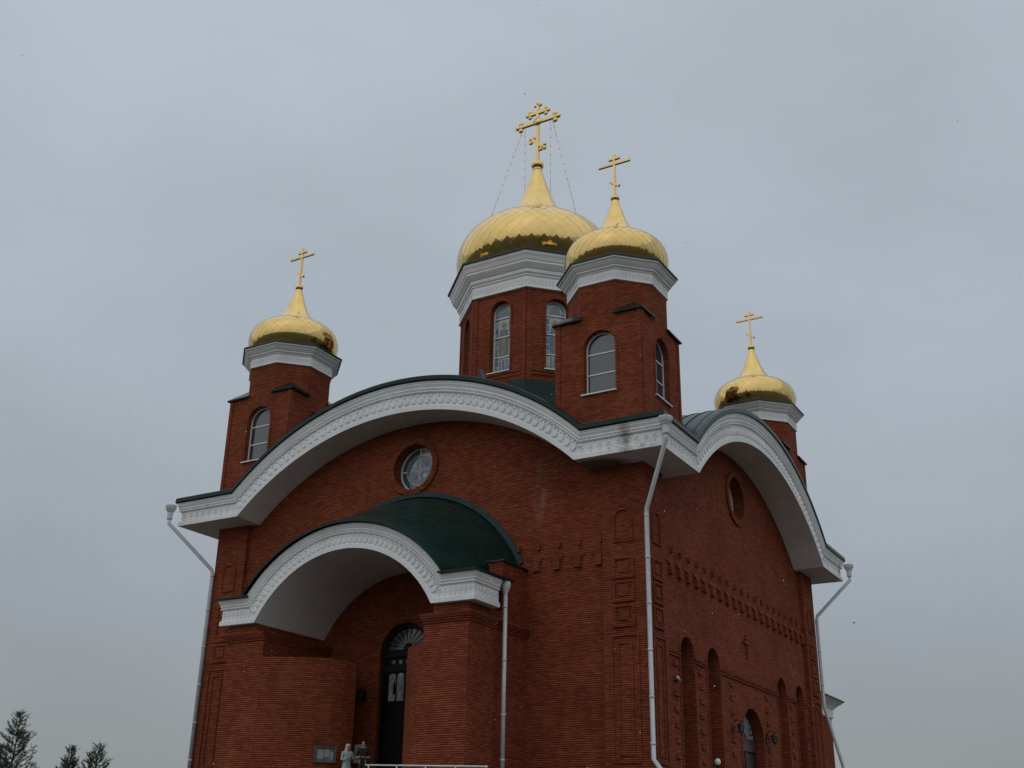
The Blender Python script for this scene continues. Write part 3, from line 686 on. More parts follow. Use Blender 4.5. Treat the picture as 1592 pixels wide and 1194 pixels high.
# stay chains
for (x0, ang, rr, zz) in ((-.95, 200, 3.0, 34.05), (-.85, 135, 2.6, 34.3), (.85, 102, 2.6, 34.3), (.95, 40, 2.5, 34.35)):
    a = Vector((x0, 0, 41.25)); b = Vector((rr * math.cos(R(ang)), rr * math.sin(R(ang)), zz)); c = MB(); c.tube([a, b], .011, 5)
    n = 15
    for i in range(1, n):
        p_ = a.lerp(b, i / n); c.lathe([(.0, -.06), (.035, -.02), (.035, .02), (.0, .06)], 6); nv = 24
        for qv in range(len(c.v) - nv, len(c.v)): c.v[qv] = tuple(Vector(c.v[qv]) + p_)
    c.build('stay_chain', GOLDM, mc)

# entrance porch --------------------------------------------------------------------
PFY = 14.8; PC = 7.865; RT, RL = 5.65, 4.70
PZT, PZB, PX = 11.09, 10.10, 5.95
for sg in (-1, 1):
    pl = MB()
    def bx(x0, x1, y0, y1, z0, z1): pl.box((min(sg*x0, sg*x1), y0, z0), (max(sg*x0, sg*x1), y1, z1))
    bx(3.74, 5.62, -14.6, -10.4, FLOOR, 9.44)
    for i, (dx, z) in enumerate(((.05, 9.44), (.09, 9.52), (.13, 9.60), (.16, 9.68))): bx(3.74 - dx * .6, 5.62 + dx, -14.6 - dx, -10.4, z + .0015 * i, z + .078)
    bx(4.14, 5.62, -14.62, -10.4, 9.764, PZB + .02)
    bx(4.14, 5.59, -12.35, -10.4, PZB + .02, 12.02)
    po = pl.build('porch_wall', BRICK, CH)
for sg in (-1, 1):
    dl = .34 if sg < 0 else -.22
    plan = [(3.75,-14.592),(3.42,-14.47),(3.1,-14.29),(2.76 - dl*.4,-14.06),(2.42 - dl*.6,-13.80),(2.10 - dl*.8,-13.46),(1.80 - dl,-13.05),(1.56 - dl,-12.6),(1.40 - dl,-12.1),(2.25,-11.8),(2.25,-10.45),(3.85,-10.45),(3.85,-14.5)]
    pts = [(sg * x, y) for x, y in plan]; n = len(pts); w = MB()
    w.add([(x, y, FLOOR) for x, y in pts] + [(x, y, 8.81) for x, y in pts], [(i, (i+1) % n, n + (i+1) % n, n + i) for i in range(n)] + [tuple(range(n, 2*n))]); w.build('curved_wing_wall', BRICK, CH)
    c = MB(); c.box((min(sg*5.57, sg*5.68), -12.42, 12.024), (max(sg*5.57, sg*5.68), -10.42, 12.085)); c.box((min(sg*4.3, sg*5.566), -12.42, 12.024), (max(sg*4.3, sg*5.566), -10.42, 12.07)); c.build('wall_capping', DARKEDGE, po)

def porch_arc(q, n=40):
    r = lerp(RL, RT, q); z0 = lerp(PZB, PZT, q); half = math.sqrt(max(.01, r*r - (z0 - PC)**2)); am = math.asin(half / r)
    return [(r * math.sin(-am + 2*am*i/n), PC + r * math.cos(-am + 2*am*i/n)) for i in range(n+1)]
PPROF = [(q, o * .8) for q, o in PROF[:-1]]
rows = []
for q, out in PPROF:
    z0 = lerp(PZB, PZT, q); ap = porch_arc(q)
    x_ = PX + out; y_ = -(PFY + out)
    rows.append([(-x_, -13.1, z0), (-x_, y_, z0)] + [(x, y_, z) for x, z in ap] + [(x_, y_, z0), (x_, -13.1, z0)])
# soffit/vault: lower edge runs back to the wall
z0 = PZB; ap = porch_arc(0)
rows.append([(-5.5, -13.1, z0), (-5.5, -14.5, z0)] + [(x, -10.45, z) for x, z in ap] + [(5.5, -14.5, z0), (5.5, -13.1, z0)])
nst = len(rows[0]); m1 = MB()
m1.add([p for r in rows[:-1] for p in r], [(i*nst+j, i*nst+j+1, (i+1)*nst+j+1, (i+1)*nst+j) for i in range(len(rows)-2) for j in range(nst-1)])
# ends of side returns
k_ = len(rows) - 1
m1.add([r[0] for r in rows[:-1]] + [(-5.5, -13.1, PZB), (-5.5, -13.1, PZT)], [tuple(range(k_ + 2))]); m1.add([r[-1] for r in rows[:-1]] + [(5.5, -13.1, PZB), (5.5, -13.1, PZT)], [tuple(range(k_ + 2))])
m1.box((4.22, -14.78, PZB - .012), (5.93, -13.102, PZB - .002)); m1.box((-5.93, -14.78, PZB - .012), (-4.22, -13.102, PZB - .002))
pco = m1.build('porch_cornice', WHITE, CH)
v_ = MB(); nA = len(ap)
v_.add([(x, -(PFY + .02), z) for x, z in ap] + [(x, -10.45, z) for x, z in ap], [(i, i+1, nA+i+1, nA+i) for i in range(nA-1)], 0, True); v_.build('porch_vault', WHITE, CH)
# ornaments on the porch cornice
q = .41; r = lerp(RL, RT, q); z0 = lerp(PZB, PZT, q); half = math.sqrt(r*r - (z0 - PC)**2); am = math.asin(half / r)
n = int(2 * am * r / .25)
Mp = face(0, PFY - .04)
for i in range(n):
    t = -am + 2 * am * (i + .5) / n
    ornament('leaf', Mp @ T(r * math.sin(t), 0, PC + r * math.cos(t)) @ Matrix.Rotation(t, 4, 'Y') @ Matrix.Diagonal((.72, .8, .86, 1)), pco)
for sg in (-1, 1):
    for i in range(7):
        x = half + (PX - .06 - half) * (i + .5) / 7
        ornament('rosette', Mp @ T(sg * x, 0, z0) @ Matrix.Diagonal((.8, .8, .86, 1)), pco)
for i in range(6):
    ornament('rosette', face(1, PX - .04) @ T(-14.65 + (i + .5) * .25, 0, z0) @ Matrix.Diagonal((.8, .8, .86, 1)), pco)
q = .712; r = lerp(RL, RT, q); z0 = lerp(PZB, PZT, q); half = math.sqrt(r*r - (z0 - PC)**2); am = math.asin(half / r); n = int(2 * am * r / .10)
bead_row([(r * math.sin(t), PC + r * math.cos(t), -t) for t in [-am + 2*am*(i+.5)/n for i in range(n)]] + [(sg * (half + (PX - half) * (i + .5) / 13), z0, 0) for i in range(13) for sg in (-1, 1)], face(0, PFY), pco, .045, .04)
# porch roof: barrel that climbs to the facade
def arc_g(c, r, hw, n=40):
    am = math.asin(hw / r); return [(r * math.sin(-am + 2*am*i/n), c + r * math.cos(-am + 2*am*i/n)) for i in range(n+1)]
def rise(f): return f
ring = []
fa, ba = arc_g(PC, RT + .12, 4.66), arc_g(9.96, 5.78, 5.28)
pr = MB(); rows = []
rows.append([(x, -(PFY + .26), z - .10) for x, z in fa]); rows.append([(x, -(PFY + .26), z) for x, z in fa]); 
for k in range(1, 9):
    f = k / 8; rows.append([(lerp(a[0], b[0], f), lerp(-(PFY + .26), -10.48, f), lerp(a[1], b[1], f)) for a, b in zip(fa, ba)])
nst = len(fa); pr.add([p for r_ in rows[:2] for p in r_], [(j, j+1, nst+j+1, nst+j) for j in range(nst-1)]); pr.add([p for r_ in rows[1:] for p in r_], [(i*nst+j, i*nst+j+1, (i+1)*nst+j+1, (i+1)*nst+j) for i in range(len(rows)-2) for j in range(nst-1)], 0, True)
for sg in (0, -1):
    e0 = [r_[sg] for r_ in rows[1:]]; pr.add(e0 + [(p[0], p[1], PZT - .02) for p in e0], [(i, i+1, len(e0)+i+1, len(e0)+i) for i in range(len(e0)-1)])
pro = pr.build('porch_roof', GREEN, CH)
for sg in (-1, 1):
    f = MB(); x0, x1 = sorted((sg * 4.5, sg * 6.16)); f.add([(x0, -15.06, 11.10), (x1, -15.06, 11.10), (x1, -12.36, 11.14), (x0, -12.36, 11.30), (x0, -15.06, 11.17), (x1, -15.06, 11.17), (x1, -12.36, 11.21), (x0, -12.36, 11.42)], [(0,1,2,3), (4,5,6,7), (0,1,5,4), (1,2,6,5), (2,3,7,6), (3,0,4,7)]); f.build('porch_roof_edge', GREEN, pro)
fl = MB(); a1 = arc_g(9.96, 5.76, 5.26); a2 = arc_g(9.96, 5.98, 5.46); nst = len(a1)
fl.add([(x, -10.62, z) for x, z in a1] + [(x, -10.56, z) for x, z in a2] + [(x, -10.49, z) for x, z in a2], [(i+j*nst, i+1+j*nst, nst*(j+1)+i+1, nst*(j+1)+i) for j in range(2) for i in range(nst-1)]); fl.build('flashing', GREEN2, pro)
se = MB()
for k in range(1, 8):
    r_ = rows[1 + k]
    for a, b in zip(r_[:-1], r_[1:]):
        se.add([(a[0], a[1]-.012, a[2]-.01), (b[0], b[1]-.012, b[2]-.01), (b[0]*1.002, b[1]-.012, b[2]+.006), (a[0]*1.002, a[1]-.012, a[2]+.006), (a[0], a[1]+.012, a[2]-.01), (b[0], b[1]+.012, b[2]-.01), (b[0]*1.002, b[1]+.012, b[2]+.006), (a[0]*1.002, a[1]+.012, a[2]+.006)], [(0,1,2,3),(7,6,5,4),(3,2,6,7)])
tag(se.build('standing_seams', GREEN, pro), kind='stuff')

# doors ------------------------------------------------------------------------------
def fan_door(M, cx, hw, zs, depth, wood, nfan, glassm, panes, zt0, name, light):
    f = MB(); ring_solid(f, arch_loop(cx, hw, FLOOR + .02, zs, e=.03), arch_loop(cx, hw, FLOOR + .02, zs, e=-.16), .16, M @ T(0, depth, 0)); d = f.build(name, wood, CH)
    b = MB(); b.box((cx - hw + .1, depth + .01, zs - .14), (cx + hw - .1, depth + .13, zs + .10), M); b.box((cx - hw + .1, depth + .012, zt0 - .12), (cx + hw - .1, depth + .128, zt0 + .12), M); b.build('transom', wood, d)
    g = MB(); solid(g, [arch_loop(cx, hw - .1, FLOOR + .1, zs)], .03, M @ T(0, depth + .11, 0)); g.build('door_leaf', wood, d)
    # fanlight
    ro = hw - .2
    for i in range(nfan):
        t0, t1 = math.pi * (i + .14) / nfan, math.pi * (i + .86) / nfan
        lp = [(cx + .24 * math.cos(t0), zs + .16 + .24 * math.sin(t0)), (cx + ro * math.cos(t0), zs + .12 + (ro - .14) * math.sin(t0))] + [(cx + ro * math.cos((t0+t1)/2), zs + .12 + (ro - .12) * math.sin((t0+t1)/2))] + [(cx + ro * math.cos(t1), zs + .12 + (ro - .14) * math.sin(t1)), (cx + .24 * math.cos(t1), zs + .16 + .24 * math.sin(t1))]
        p_ = MB(); solid(p_, [lp], .02, M @ T(0, depth + .085, 0)); p_.build('fan_pane', light, d)
    for lp, mt in panes:
        p_ = MB(); solid(p_, [lp], .025, M @ T(0, depth + .08, 0)); p_.build('door_pane' if mt is not wood else 'door_panel', mt, d)
    b = MB(); b.box((cx - .05, depth + .05, FLOOR + .1), (cx + .05, depth + .135, zt0 - .12), M); b.build('centre_stile', wood, d)
    for sg in (-1, 1):
        h = MB(); h.tube([M @ Vector((cx + sg*.11, depth + .08, 5.0)), M @ Vector((cx + sg*.11, depth - .02, 5.0)), M @ Vector((cx + sg*.11, depth - .02, 5.35)), M @ Vector((cx + sg*.11, depth + .08, 5.35))], .018, 6); h.build('handle', IRON, d)
    return d
LIGHTG = mat('grey_door_glass', (.07, .068, .07), .08, 0, (3, .5), 0, 1.6)
PANEG = mat('pale_door_glass', (.30, .30, .30), .08, 0, (7, .6), 0, 1.6)
pn = []
for i in range(5): pn.append(([(x, z) for x, z in circle_loop(-.68 + .34 * i, 9.02, .085, 12)], LIGHTG))
for sg in (-1, 1):
    c0 = sg * .50
    pn.append((arch_loop(c0 - .2, .16, 7.5, 8.42), PANEG)); pn.append((arch_loop(c0 + .2, .16, 7.5, 8.42), PANEG))
    pn.append(([(c0 - .16, 7.75), (c0 - .03, 7.75), (c0 - .05, 8.2), (c0 - .12, 8.3)], SG_RED))
    pn.append(([(c0 - .38, 4.4), (c0 + .36, 4.4), (c0 + .36, 5.6), (c0 - .38, 5.6)], DOORM)); pn.append(([(c0 - .38, 5.8), (c0 + .36, 5.8), (c0 + .36, 7.3), (c0 - .38, 7.3)], DOORM))
fan_door(face(0, WP), 0, DOOR_HW, DOOR_S, .20, DOORM, 11, LIGHTG, pn, 8.75, 'entrance_door', LIGHTG)
pn = []
for sg in (-1, 1):
    c0 = SDC + sg * .58
    pn.append(([(c0 - .4, 4.4), (c0 + .38, 4.4), (c0 + .38, 5.3), (c0 - .4, 5.3)], DOORB)); pn.append(([(c0 - .4, 5.45), (c0 + .38, 5.45), (c0 + .38, 6.1), (c0 - .4, 6.1)], DOORB))
fan_door(face(1, WP), SDC, SDH, SDS, .30, DOORB, 11, LIGHTG, pn, 6.3, 'side_door', mat('bright_fan_glass', (.30, .30, .31), .06, 0, (3, .4), 0, 1.9))
t_ = MB(); c, h = SDC, SDH; ring_solid(t_, [(c + (h + .16) * math.cos(t), SDS + (h + .16) * math.sin(t)) for t in [math.pi * i / 22 for i in range(23)]] + [(c - h - .16, FLOOR), (c - h - .02, FLOOR)] + [(c + (h + .02) * math.cos(t), SDS + (h + .02) * math.sin(t)) for t in [math.pi * (22 - i) / 22 for i in range(23)]] + [(c + h + .02, FLOOR), (c + h + .16, FLOOR)], [(c+h+.05, 4.7), (c+h+.06, 4.7), (c+h+.055, 4.71)], .06, face(1, WP) @ T(0, -.045, 0)); t_.build('door_surround', BRICK, CH)

# low annex behind the far corner -----------------------------------------------------
an = MB(); an.box((-9.5, 10.6, FLOOR), (9.55, 16.5, 9.3)); ao = an.build('rear_annex', BRICK, CH)
an = MB(); prof = [(.0, 9.2), (.08, 9.25), (.08, 9.68), (.16, 9.72), (.20, 9.8), (.34, 9.92), (.52, 10.04), (.55, 10.10)]
sq = lambda o: [(-9.52 - o, 10.6), (9.57 + o, 10.6), (9.57 + o, 16.5 + o), (-9.52 - o, 16.5 + o)]
vs = [(x, y, z) for o, z in prof for x, y in sq(o)]
an.add(vs, [(i*4+j, i*4+(j+1) % 4, i*4+4+(j+1) % 4, i*4+4+j) for i in range(len(prof)-1) for j in range(4)]); an.build('annex_cornice', WHITE, ao)
an = MB(); an.add([(-10.15,10.6,10.105),(10.2,10.6,10.105),(10.2,17.1,10.105),(-10.15,17.1,10.105),(-10.15,10.6,10.18),(10.2,10.6,10.18),(10.2,17.1,10.18),(-10.15,17.1,10.18),(-5,10.82,12),(5,10.82,12),(5,12,12),(-5,12,12)], [(0,1,2,3),(0,1,5,4),(1,2,6,5),(2,3,7,6),(3,0,4,7),(4,5,9,8),(5,6,10,9),(6,7,11,10),(7,4,8,11),(8,9,10,11)]); an.build('annex_roof', GREEN, ao)

# rainwater pipes -----------------------------------------------------------------------
def drainpipe(top, path, funnel, r=.085, collars=()):
    f = MB(); f.tube(path, r, 12); o = f.build('drainpipe', PIPE, CH)
    if funnel == 'octagon':
        x, y, z = top; g = MB(); g.lathe([(.10, z - .62), (.13, z - .58), (.13, z - .30), (.24, z - .12), (.27, z - .02), (.27, z + .04), (.235, z + .04), (.20, z - .05), (.02, z - .08)], 8, (x, y), o8, smooth=False); g.build('funnel', PIPE, o)
    else:
        x, y, z = top; g = MB(); g.lathe([(.09, z - .35), (.10, z - .30), (.17, z - .12), (.185, z), (.165, z + .1), (.12, z + .16), (.02, z + .18)], 16, (x, y)); g.build('funnel', PIPE, o)
    for (p_, d_) in collars:
        c = MB(); p_ = Vector(p_); d_ = Vector(d_).normalized(); c.tube([p_ - d_ * .035, p_ + d_ * .035], r + .014, 12); c.build('pipe_collar', PIPE, o)
    return o
vz = (0, 0, 1)
for sx, sy, low in ((1, -1, 'kick'), (-1, -1, ''), (1, 1, 'annex')):
    cx, cy = {'annex': (10.75, 10.93), 'kick': (10.85, -10.93), '': (-10.70, -10.82)}[low]
    tx_, ty_ = 12.30 * sx, 12.33 * sy
    path = [(tx_, ty_, 16.1), (tx_, ty_, 15.75), (cx + .03*sx, cy + .03*sy, 13.72), (cx, cy, 13.5)]
    cols = [((cx, cy, z), vz) for z in (13.45, 11.9, 10.25, 8.6, 7.0, 5.45)]
    if low == 'annex':
        path += [(cx, cy, 9.2), (11.35, 11.2, 6.4), (11.4, 11.2, 6.1), (11.4, 11.2, 4.1)]; cols = cols[:3]
    elif low == 'kick': path += [(cx, cy, 4.95), (cx + .35, cy - .15, 4.55), (cx + .4, cy - .2, 4.1)]
    else: path += [(cx, cy, 4.1)]
    drainpipe((tx_, ty_, 16.55), path, 'octagon', collars=cols + [((tx_, ty_, 15.95), vz)])
drainpipe((5.98, -12.72, 11.02), [(5.98, -12.72, 10.75), (5.98, -12.72, 4.1)], 'round', .075, [((5.98, -12.72, z), vz) for z in (10.2, 8.3, 6.4, 4.9)])

# ------------------------------------------------------------------ things around the church
def wall_lantern(loc, rz, label):
    t = tag(empty('wall_lantern', loc), label, 'lantern', 'black iron wall lanterns beside the doors'); t.rotation_euler.z = rz; t.scale = (.85, .85, .85)
    m = MB(); m.box((-.09, -.02, -.22), (.09, .02, .25)); m.build('back_plate', IRON, t)
    m = MB(); m.tube([(0, -.02, .05)] + [(0, -.24 + .20 * math.cos(a), .22 + .20 * math.sin(a)) for a in [(-40 + 22 * i) * math.pi / 180 for i in range(11)]], .02, 6); m.build('scroll_arm', IRON, t)
    m = MB(); m.tube([(0, -.02, -.12), (0, -.18, -.16), (0, -.34, -.02)], .016, 6); m.build('scroll_brace', IRON, t)
    m = MB(); m.lathe([(.05, -.20), (.10, -.17), (.155, .10), (.165, .12)], 6, (0, -.40), smooth=False); b = m.build('lamp_glass', LIGHTG, t)
    for k in range(6):
        a = math.pi / 3 * k; m = MB(); m.tube([(.105 * math.cos(a), -.40 + .105 * math.sin(a), -.17), (.162 * math.cos(a), -.40 + .162 * math.sin(a), .11)], .013, 5); m.build('lamp_rib', IRON, b)
    m = MB(); m.lathe([(.19, .11), (.18, .15), (.10, .24), (.04, .28), (.03, .33), (.0, .36)], 6, (0, -.40), smooth=False); m.build('lamp_cap', IRON, t)
    m = MB(); m.lathe([(.0, -.30), (.03, -.26), (.05, -.215), (.11, -.20), (.11, -.17)], 6, (0, -.40), smooth=False); m.build('lamp_base', IRON, t)
wall_lantern((-1.80, -10.52, 7.72), 0, 'black iron wall lantern left of the main entrance door')
wall_lantern((10.52, -2.0, 6.82), math.pi / 2, 'black iron wall lantern left of the side door fanlight')
wall_lantern((10.52, 2.25, 6.80), math.pi / 2, 'black iron wall lantern right of the side door fanlight')

# security camera on the side facade, pointing back along the wall
t = tag(empty('security_camera', (10.5, -8.0, 8.05)), 'small white security camera beside the first blind window', 'camera')
t.scale = (.75, .75, .75)
m = MB(); m.lathe([(.0, .0), (.07, .0), (.07, .05), (.0, .06)], 12); m.v = [(z, x, y) for x, y, z in m.v]; m.build('mount_plate', RAIL, t)
m = MB(); m.tube([(.03, 0, 0), (.18, .02, -.03)], .022, 6); m.build('arm', RAIL, t)
m = MB(); m.tube([(.20, -.10, .04), (.19, .10, -.03), (.17, .28, -.12)], [.06, .065, .055], 10); m.build('housing', RAIL, t)
m = MB(); m.tube([(.168, .281, -.121), (.166, .292, -.127)], .04, 10); m.build('lens', DARKG, t)

# globe lamp on a post by the side facade
t = tag(empty('globe_lamp', (11.35, -6.2, FLOOR)), 'white globe lamp on a dark post in front of the second blind window', 'lamp')
m = MB(); m.lathe([(.10, 0), (.09, .12), (.035, .18), (.03, 1.0), (.05, 1.06), (.07, 1.08)], 12); m.build('post', IRON, t)
m = MB(); m.lathe([(.0, 1.08)] + [(.115 * math.cos(a), 1.205 + .13 * math.sin(a)) for a in [-1.2 + 2.7 * i / 9 for i in range(10)]], 16); m.build('globe', LAMPW, t)

# notice board on the curved wing wall and a sheet pinned by the door
ang = math.atan2(-13.05 + 13.80, -1.88 + 2.42)
t = tag(empty('notice_board', (-1.53, -13.10, 5.27)), 'glazed dark framed notice board on the curved brick wing wall', 'notice board'); t.rotation_euler.z = R(50); t.scale = (.8, .8, .8)
m = MB(); ring_solid(m, [(-.52, -.38), (.52, -.38), (.52, .38), (-.52, .38)], [(-.44, -.30), (.44, -.30), (.44, .30), (-.44, .30)], .10, T(0, -.13, 0)); m.build('frame', mat('grey_wood_frame', (.11, .10, .09), .6, 0, (5, .3)), t)
m = MB(); m.box((-.45, -.06, -.31), (.45, -.04, .31)); m.build('backing', mat('grey_felt', (.16, .16, .15), .9, 0, (4, .5)), t)
for (x0, x1, z0, z1) in ((-.36, -.08, -.2, .2), (-.02, .2, -.12, .22), (.25, .38, -.22, .12)):
    m = MB(); m.box((x0, -.066, z0), (x1, -.0605, z1)); m.build('sheet', mat('faded_sheet', (.32, .32, .30), .8), t)
m = MB(); m.box((-.5, -.16, .38), (.5, .03, .42)); m.build('ledge', IRON, t)
m = MB(); m.box((-.22, 0, -.35), (.22, .012, .35)); o = m.build('paper_notice', PAPER); o.location = (-1.90, -10.56, 5.50)
tag(o, 'white paper notice pinned to the brick wall between the two people', 'notice')

# railing in front of the porch
RA, RB = Vector((2.0, -15.2, 4.65)), Vector((6.9, -15.2, 4.49))
t = tag(empty('railing', (RA.x, RA.y, FLOOR)), 'thin white metal railing in front of the porch pillar', 'railing')
m = MB(); m.tube([Vector((0, 0, RA.z - FLOOR)), Vector((RB.x - RA.x, 0, RB.z - FLOOR))], .028, 8); m.build('handrail', RAIL, t)
for k in range(5):
    x = .13 + 1.18 * k; m = MB(); m.tube([(x, 0, 0), (x, 0, lerp(RA.z, RB.z, x / 4.9) - FLOOR - .02)], .022, 8); m.build('post', RAIL, t)
m = MB(); m.tube([(.13, 0, .3), (4.85, 0, .22)], .016, 6); m.build('mid_rail', RAIL, t)

# ------------------------------------------------------------------ people
SKIN = mat('skin', (.42, .25, .18), .55); HAIRK = mat('black_hair', (.012, .010, .009), .5)
BLACKS = mat('black_shirt', (.008, .008, .009), .85); JEANS = mat('dark_trousers', (.02, .022, .03), .85)
TEAL = mat('pale_teal_coat', (.36, .47, .46), .8, 0, (14, .2), .01); SCARF = mat('white_headscarf', (.62, .60, .62), .85, 0, (12, .15), .01); BOOT = mat('dark_boots', (.02, .018, .016), .6)
def skinned(name, joints, edges, material_of, mats, parent, subdiv=2):
    me = bpy.data.meshes.new(name); me.from_pydata([j[0] for j in joints], edges, [])
    o = bpy.data.objects.new(name, me); COL.objects.link(o)
    sk_ = o.modifiers.new('skin', 'SKIN'); sk_.use_smooth_shade = True
    if not me.skin_vertices: 
        bpy.context.view_layer.objects.active = o
        me.attributes  # layer is created by the modifier on some builds
    if not me.skin_vertices:
        bm = bmesh.new(); bm.from_mesh(me); bm.verts.layers.skin.verify(); bm.to_mesh(me); bm.free()
    for i, j in enumerate(joints):
        r = j[1] if isinstance(j[1], tuple) else (j[1], j[1])
        me.skin_vertices[0].data[i].radius = r
    me.skin_vertices[0].data[0].use_root = True
    ss = o.modifiers.new('sub', 'SUBSURF'); ss.levels = subdiv; ss.render_levels = subdiv
    dg = bpy.context.evaluated_depsgraph_get(); m2 = bpy.data.meshes.new_from_object(o.evaluated_get(dg))
    bpy.data.objects.remove(o); m2.name = name
    for x in mats: m2.materials.append(x)
    for p in m2.polygons: p.material_index = material_of(p.center); p.use_smooth = True
    return link(name, m2, parent)
def ellipsoid(mb, c, rx, ry, rz, n=14, k=9, z0=-1.5, z1=1.5, mi=0):
    a = len(mb.v); mb.lathe([(math.cos(t), math.sin(t)) for t in [z0 + (z1 - z0) * i / k for i in range(k + 1)]], n, mi=mi)
    for q in range(a, len(mb.v)): x, y, z = mb.v[q]; mb.v[q] = (c[0] + x * rx, c[1] + y * ry, c[2] + z * rz)
def person(loc, rz, h, label, coat, woman):
    """figure faces local -y; forearms raised in front, head bowed"""
    k = h / 1.75
    t = tag(empty('person', loc), label, 'person'); t.rotation_euler.z = rz
    J = []; Ed = []
    def j(x, y, z, r, p=None):
        J.append(((x * k, y * k, z * k), r if isinstance(r, tuple) else r)); i = len(J) - 1
        if p is not None: Ed.append((p, i))
        return i
    pel = j(0, 0, .95, (.15, .12)); wai = j(0, 0, 1.10, (.14, .105), pel); che = j(0, -.005, 1.28, (.165, .115), wai); ches = j(0, 0, 1.40, (.15, .10), che)
    nk = j(0, -.015, 1.50, (.06, .058), ches); hd0 = j(0, -.045, 1.57, (.072, .085), nk); hd1 = j(0, -.055, 1.65, (.075, .095), hd0); j(0, -.045, 1.705, (.06, .075), hd1)
    nose = j(0, -.155, 1.61, .016, hd0)
    for s in (-1, 1):
        sh = j(s * .19, .0, 1.415, .068, ches); el = j(s * .25, -.02, 1.13, .048, sh)
        wr = j(s * .13, -.24, 1.12 if not woman else 1.17, .033, el)
        pa = j(s * .09, -.31, 1.13 if not woman else 1.19, (.034, .022), wr)
        for q, (dx, ln) in enumerate(((-.030, .070), (-.011, .082), (.010, .078), (.029, .062))):
            a = j(s * (.09 - .012) + dx, -.355, 1.135 if not woman else 1.195, .0095, pa); b = j(s * (.09 - .02) + dx, -.355 - ln * .6, 1.125 if not woman else 1.185, .009, a); j(s * .07 + dx, -.355 - ln * .8, 1.10 if not woman else 1.16, .008, b)
        th = j(s * .045, -.30, 1.15 if not woman else 1.21, .011, pa); j(s * .03, -.345, 1.165 if not woman else 1.22, .009, th)
        hp = j(s * .095, 0, .90, .095, pel); kn = j(s * .105, -.01, .50, .062, hp); an_ = j(s * .11, .02, .09, .042, kn); j(s * .12, -.14, .04, (.045, .032), an_)
    def mo(c):
        z = c.z / k; x = abs(c.x) / k; y = c.y / k
        if z < .11: return 3
        if z < .92 and y > -.2 and not (woman and z > .55): return 2
        if z > 1.475: return 0
        if y < -.245: return 0
        if not woman and (y < -.075 and z < 1.22 and x > .10): return 0
        if not woman and x > .20 and z < 1.17: return 0
        return 1
    skinned('body', J, Ed, mo, [SKIN, coat, JEANS, BOOT], t)
    if woman:
        sc = MB(); ellipsoid(sc, (0, -.022*k, 1.645*k), .112*k, .118*k, .125*k, 16, 10, -1.2, 1.55)
        # open the face and let the scarf fall onto the shoulders
        sc.f = [f for f in sc.f if not (sum(sc.v[i][1] for i in f)/len(f) < -.085*k and sum(sc.v[i][2] for i in f)/len(f) < 1.70*k)]; sc.mi = [0]*len(sc.f); sc.sm = [True]*len(sc.f)
        ellipsoid(sc, (0, .01*k, 1.50*k), .125*k, .105*k, .14*k, 16, 8, -1.3, .75); sc.build('headscarf', SCARF, t)
        ht = MB(); ht.lathe([(.17*k, 1.02*k), (.20*k, .85*k), (.235*k, .60*k), (.22*k, .60*k)], 18); ht.v = [(x, y*.72, z) for x, y, z in ht.v]; ht.build('coat_skirt', TEAL, t)
        bg_ = MB(); bg_.box((-.07, -.40, 1.17), (.07, -.30, 1.21), Matrix.Scale(k, 4)); bg_.build('phone', DARKEDGE, t)
    else:
        hr = MB(); ellipsoid(hr, (0, -.028*k, 1.675*k), .094*k, .118*k, .10*k, 16, 9, -.5, 1.55); hr.f = [f for f in hr.f if not (sum(hr.v[i][1] for i in f)/len(f) < -.095*k and sum(hr.v[i][2] for i in f)/len(f) < 1.705*k)]; hr.mi = [0]*len(hr.f); hr.sm = [True]*len(hr.f); hr.build('hair', HAIRK, t)
    for s in (-1, 1): fc = MB(); ellipsoid(fc, (s*.032*k, -.142*k, 1.635*k), .011, .008, .008, 8, 5); fc.build('eye', HAIRK, t)
    fc = MB(); ellipsoid(fc, (0, -.133*k, 1.568*k), .024, .008, .006, 8, 5); fc.build('mouth', SG_RED, t)
person((.20, -13.0, FLOOR), R(26), 1.72, 'person in black short-sleeved shirt with dark hair, looking down', BLACKS, False)
person((-.50, -13.05, FLOOR), R(62), 1.60, 'person in pale teal coat and white headscarf, hands held out', TEAL, True)

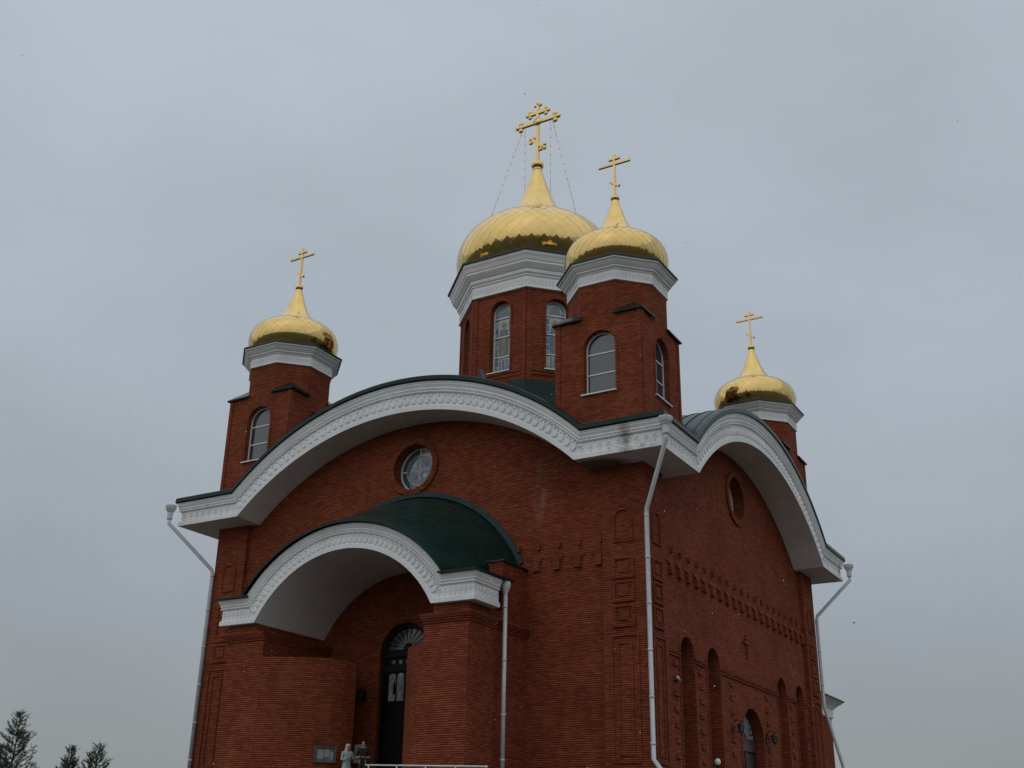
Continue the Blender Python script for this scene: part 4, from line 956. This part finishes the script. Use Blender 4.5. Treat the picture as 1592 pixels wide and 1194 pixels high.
# ------------------------------------------------------------------ pines far behind on the left
def pine(x, y, h, w, seed, label, lean=0.0, visible=8.0):
    rng = random.Random(seed); t = tag(empty('pine_tree', (x, y, 0)), label, 'tree', 'pine trees beyond the churchyard')
    tr = MB(); n = 10; pts = [(lean * (i/n)**2 * h * .1 + rng.uniform(-.05, .05), rng.uniform(-.05, .05), h * .97 * i / n) for i in range(n + 1)]
    tr.tube(pts, [.24 * (1 - i / n) * h / 14 + .025 for i in range(n + 1)], 8)
    cr = MB(); z = h * .30
    def shoot(p, d, ln):
        d = d.normalized(); side = d.cross(Vector((0, 0, 1)));
        if side.length < .1: side = Vector((1, 0, 0))
        side.normalize(); up = side.cross(d); nn = 17
        for i in range(nn):
            a = rng.uniform(0, 6.283); s = rng.uniform(.0, 1.0); o_ = p + d * ln * s
            dirn = (d * rng.uniform(.7, 1.3) + (side * math.cos(a) + up * math.sin(a)) * .6).normalized(); nl = rng.uniform(.16, .30)
            wv = dirn.cross(Vector((rng.uniform(-1,1), rng.uniform(-1,1), rng.uniform(-1,1)))).normalized() * .022
            cr.add([o_ - wv, o_ + wv, o_ + dirn * nl], [(0, 1, 2)])
    while z < h * .985:
        f = (z - h * .30) / (h * .70); L_ = w * (1 - f) ** .95 * rng.uniform(.7, 1.15) + .12
        nb = 5 if f < .9 else 4; a0 = rng.uniform(0, 6.28)
        for b in range(nb):
            if rng.random() < .12: continue
            a = a0 + 6.283 * b / nb + rng.uniform(-.4, .4); base = Vector((lean * (z/h)**2 * h * .1, 0, z)); Lb = L_ * rng.uniform(.65, 1.1)
            m_ = 6; bp = [base + Vector((math.cos(a) * Lb * q / m_, math.sin(a) * Lb * q / m_, Lb * (.18 * q / m_ + .42 * (q / m_) ** 2.2))) for q in range(m_ + 1)]
            tr.tube(bp, [.05 * (1 - q / m_) * max(.4, 1 - f) + .010 for q in range(m_ + 1)], 5, caps=False)
            for q in range(2, m_ + 1):
                for s in range((3 if q < m_ else 4) if f < .8 else 1):
                    d = Vector((math.cos(a + rng.uniform(-1.2, 1.2)), math.sin(a + rng.uniform(-1.2, 1.2)), rng.uniform(.5, 1.5)))
                    shoot(bp[q] + Vector((rng.uniform(-.15,.15), rng.uniform(-.15,.15), 0)), d, rng.uniform(.35, .75))
        z += rng.uniform(.42, .68) * (1.0 if f < .8 else .7)
    for s in range(5): shoot(Vector((lean * h * .1, 0, h * (.93 + .012 * s))), Vector((rng.uniform(-.3,.3), rng.uniform(-.3,.3), 1)), .7)
    tr.build('trunk', BARK, t); tag(cr.build('crown', NEEDLE, t), kind='stuff')
pine(-95.9, 45, 17.3, 4.6, 3, 'tallest pine, second from the left edge, with dense pointed crown')
pine(-86.4, 45.5, 13.0, 2.6, 5, 'small narrow pine between the tallest pine and the open-topped pine')
pine(-82.0, 45, 13.2, 3.4, 8, 'open-topped pine with spread shoots, nearest to the church', .6)
pine(-99.6, 46, 13.8, 3.4, 12, 'pine cut off by the left edge of the view')

# ------------------------------------------------------------------ falling snow
sn = MB(); rng = random.Random(21)
for i in range(950):                      # an even fall through the air over the whole churchyard
    c_ = Vector((rng.uniform(-22, 34), rng.uniform(-44, -17), rng.uniform(.3, 30)))
    r_ = rng.uniform(.0045, .010)
    sn.add([(c_.x + r_, c_.y, c_.z), (c_.x, c_.y + r_, c_.z), (c_.x - r_, c_.y, c_.z), (c_.x, c_.y - r_, c_.z), (c_.x, c_.y, c_.z + r_ * 1.5), (c_.x, c_.y, c_.z - r_ * 1.5)], [(0,1,4),(1,2,4),(2,3,4),(3,0,4),(1,0,5),(2,1,5),(3,2,5),(0,3,5)])
tag(sn.build('falling_snow', SNOW), 'sparse white snowflakes drifting down in front of the church', 'snow', kind='stuff')
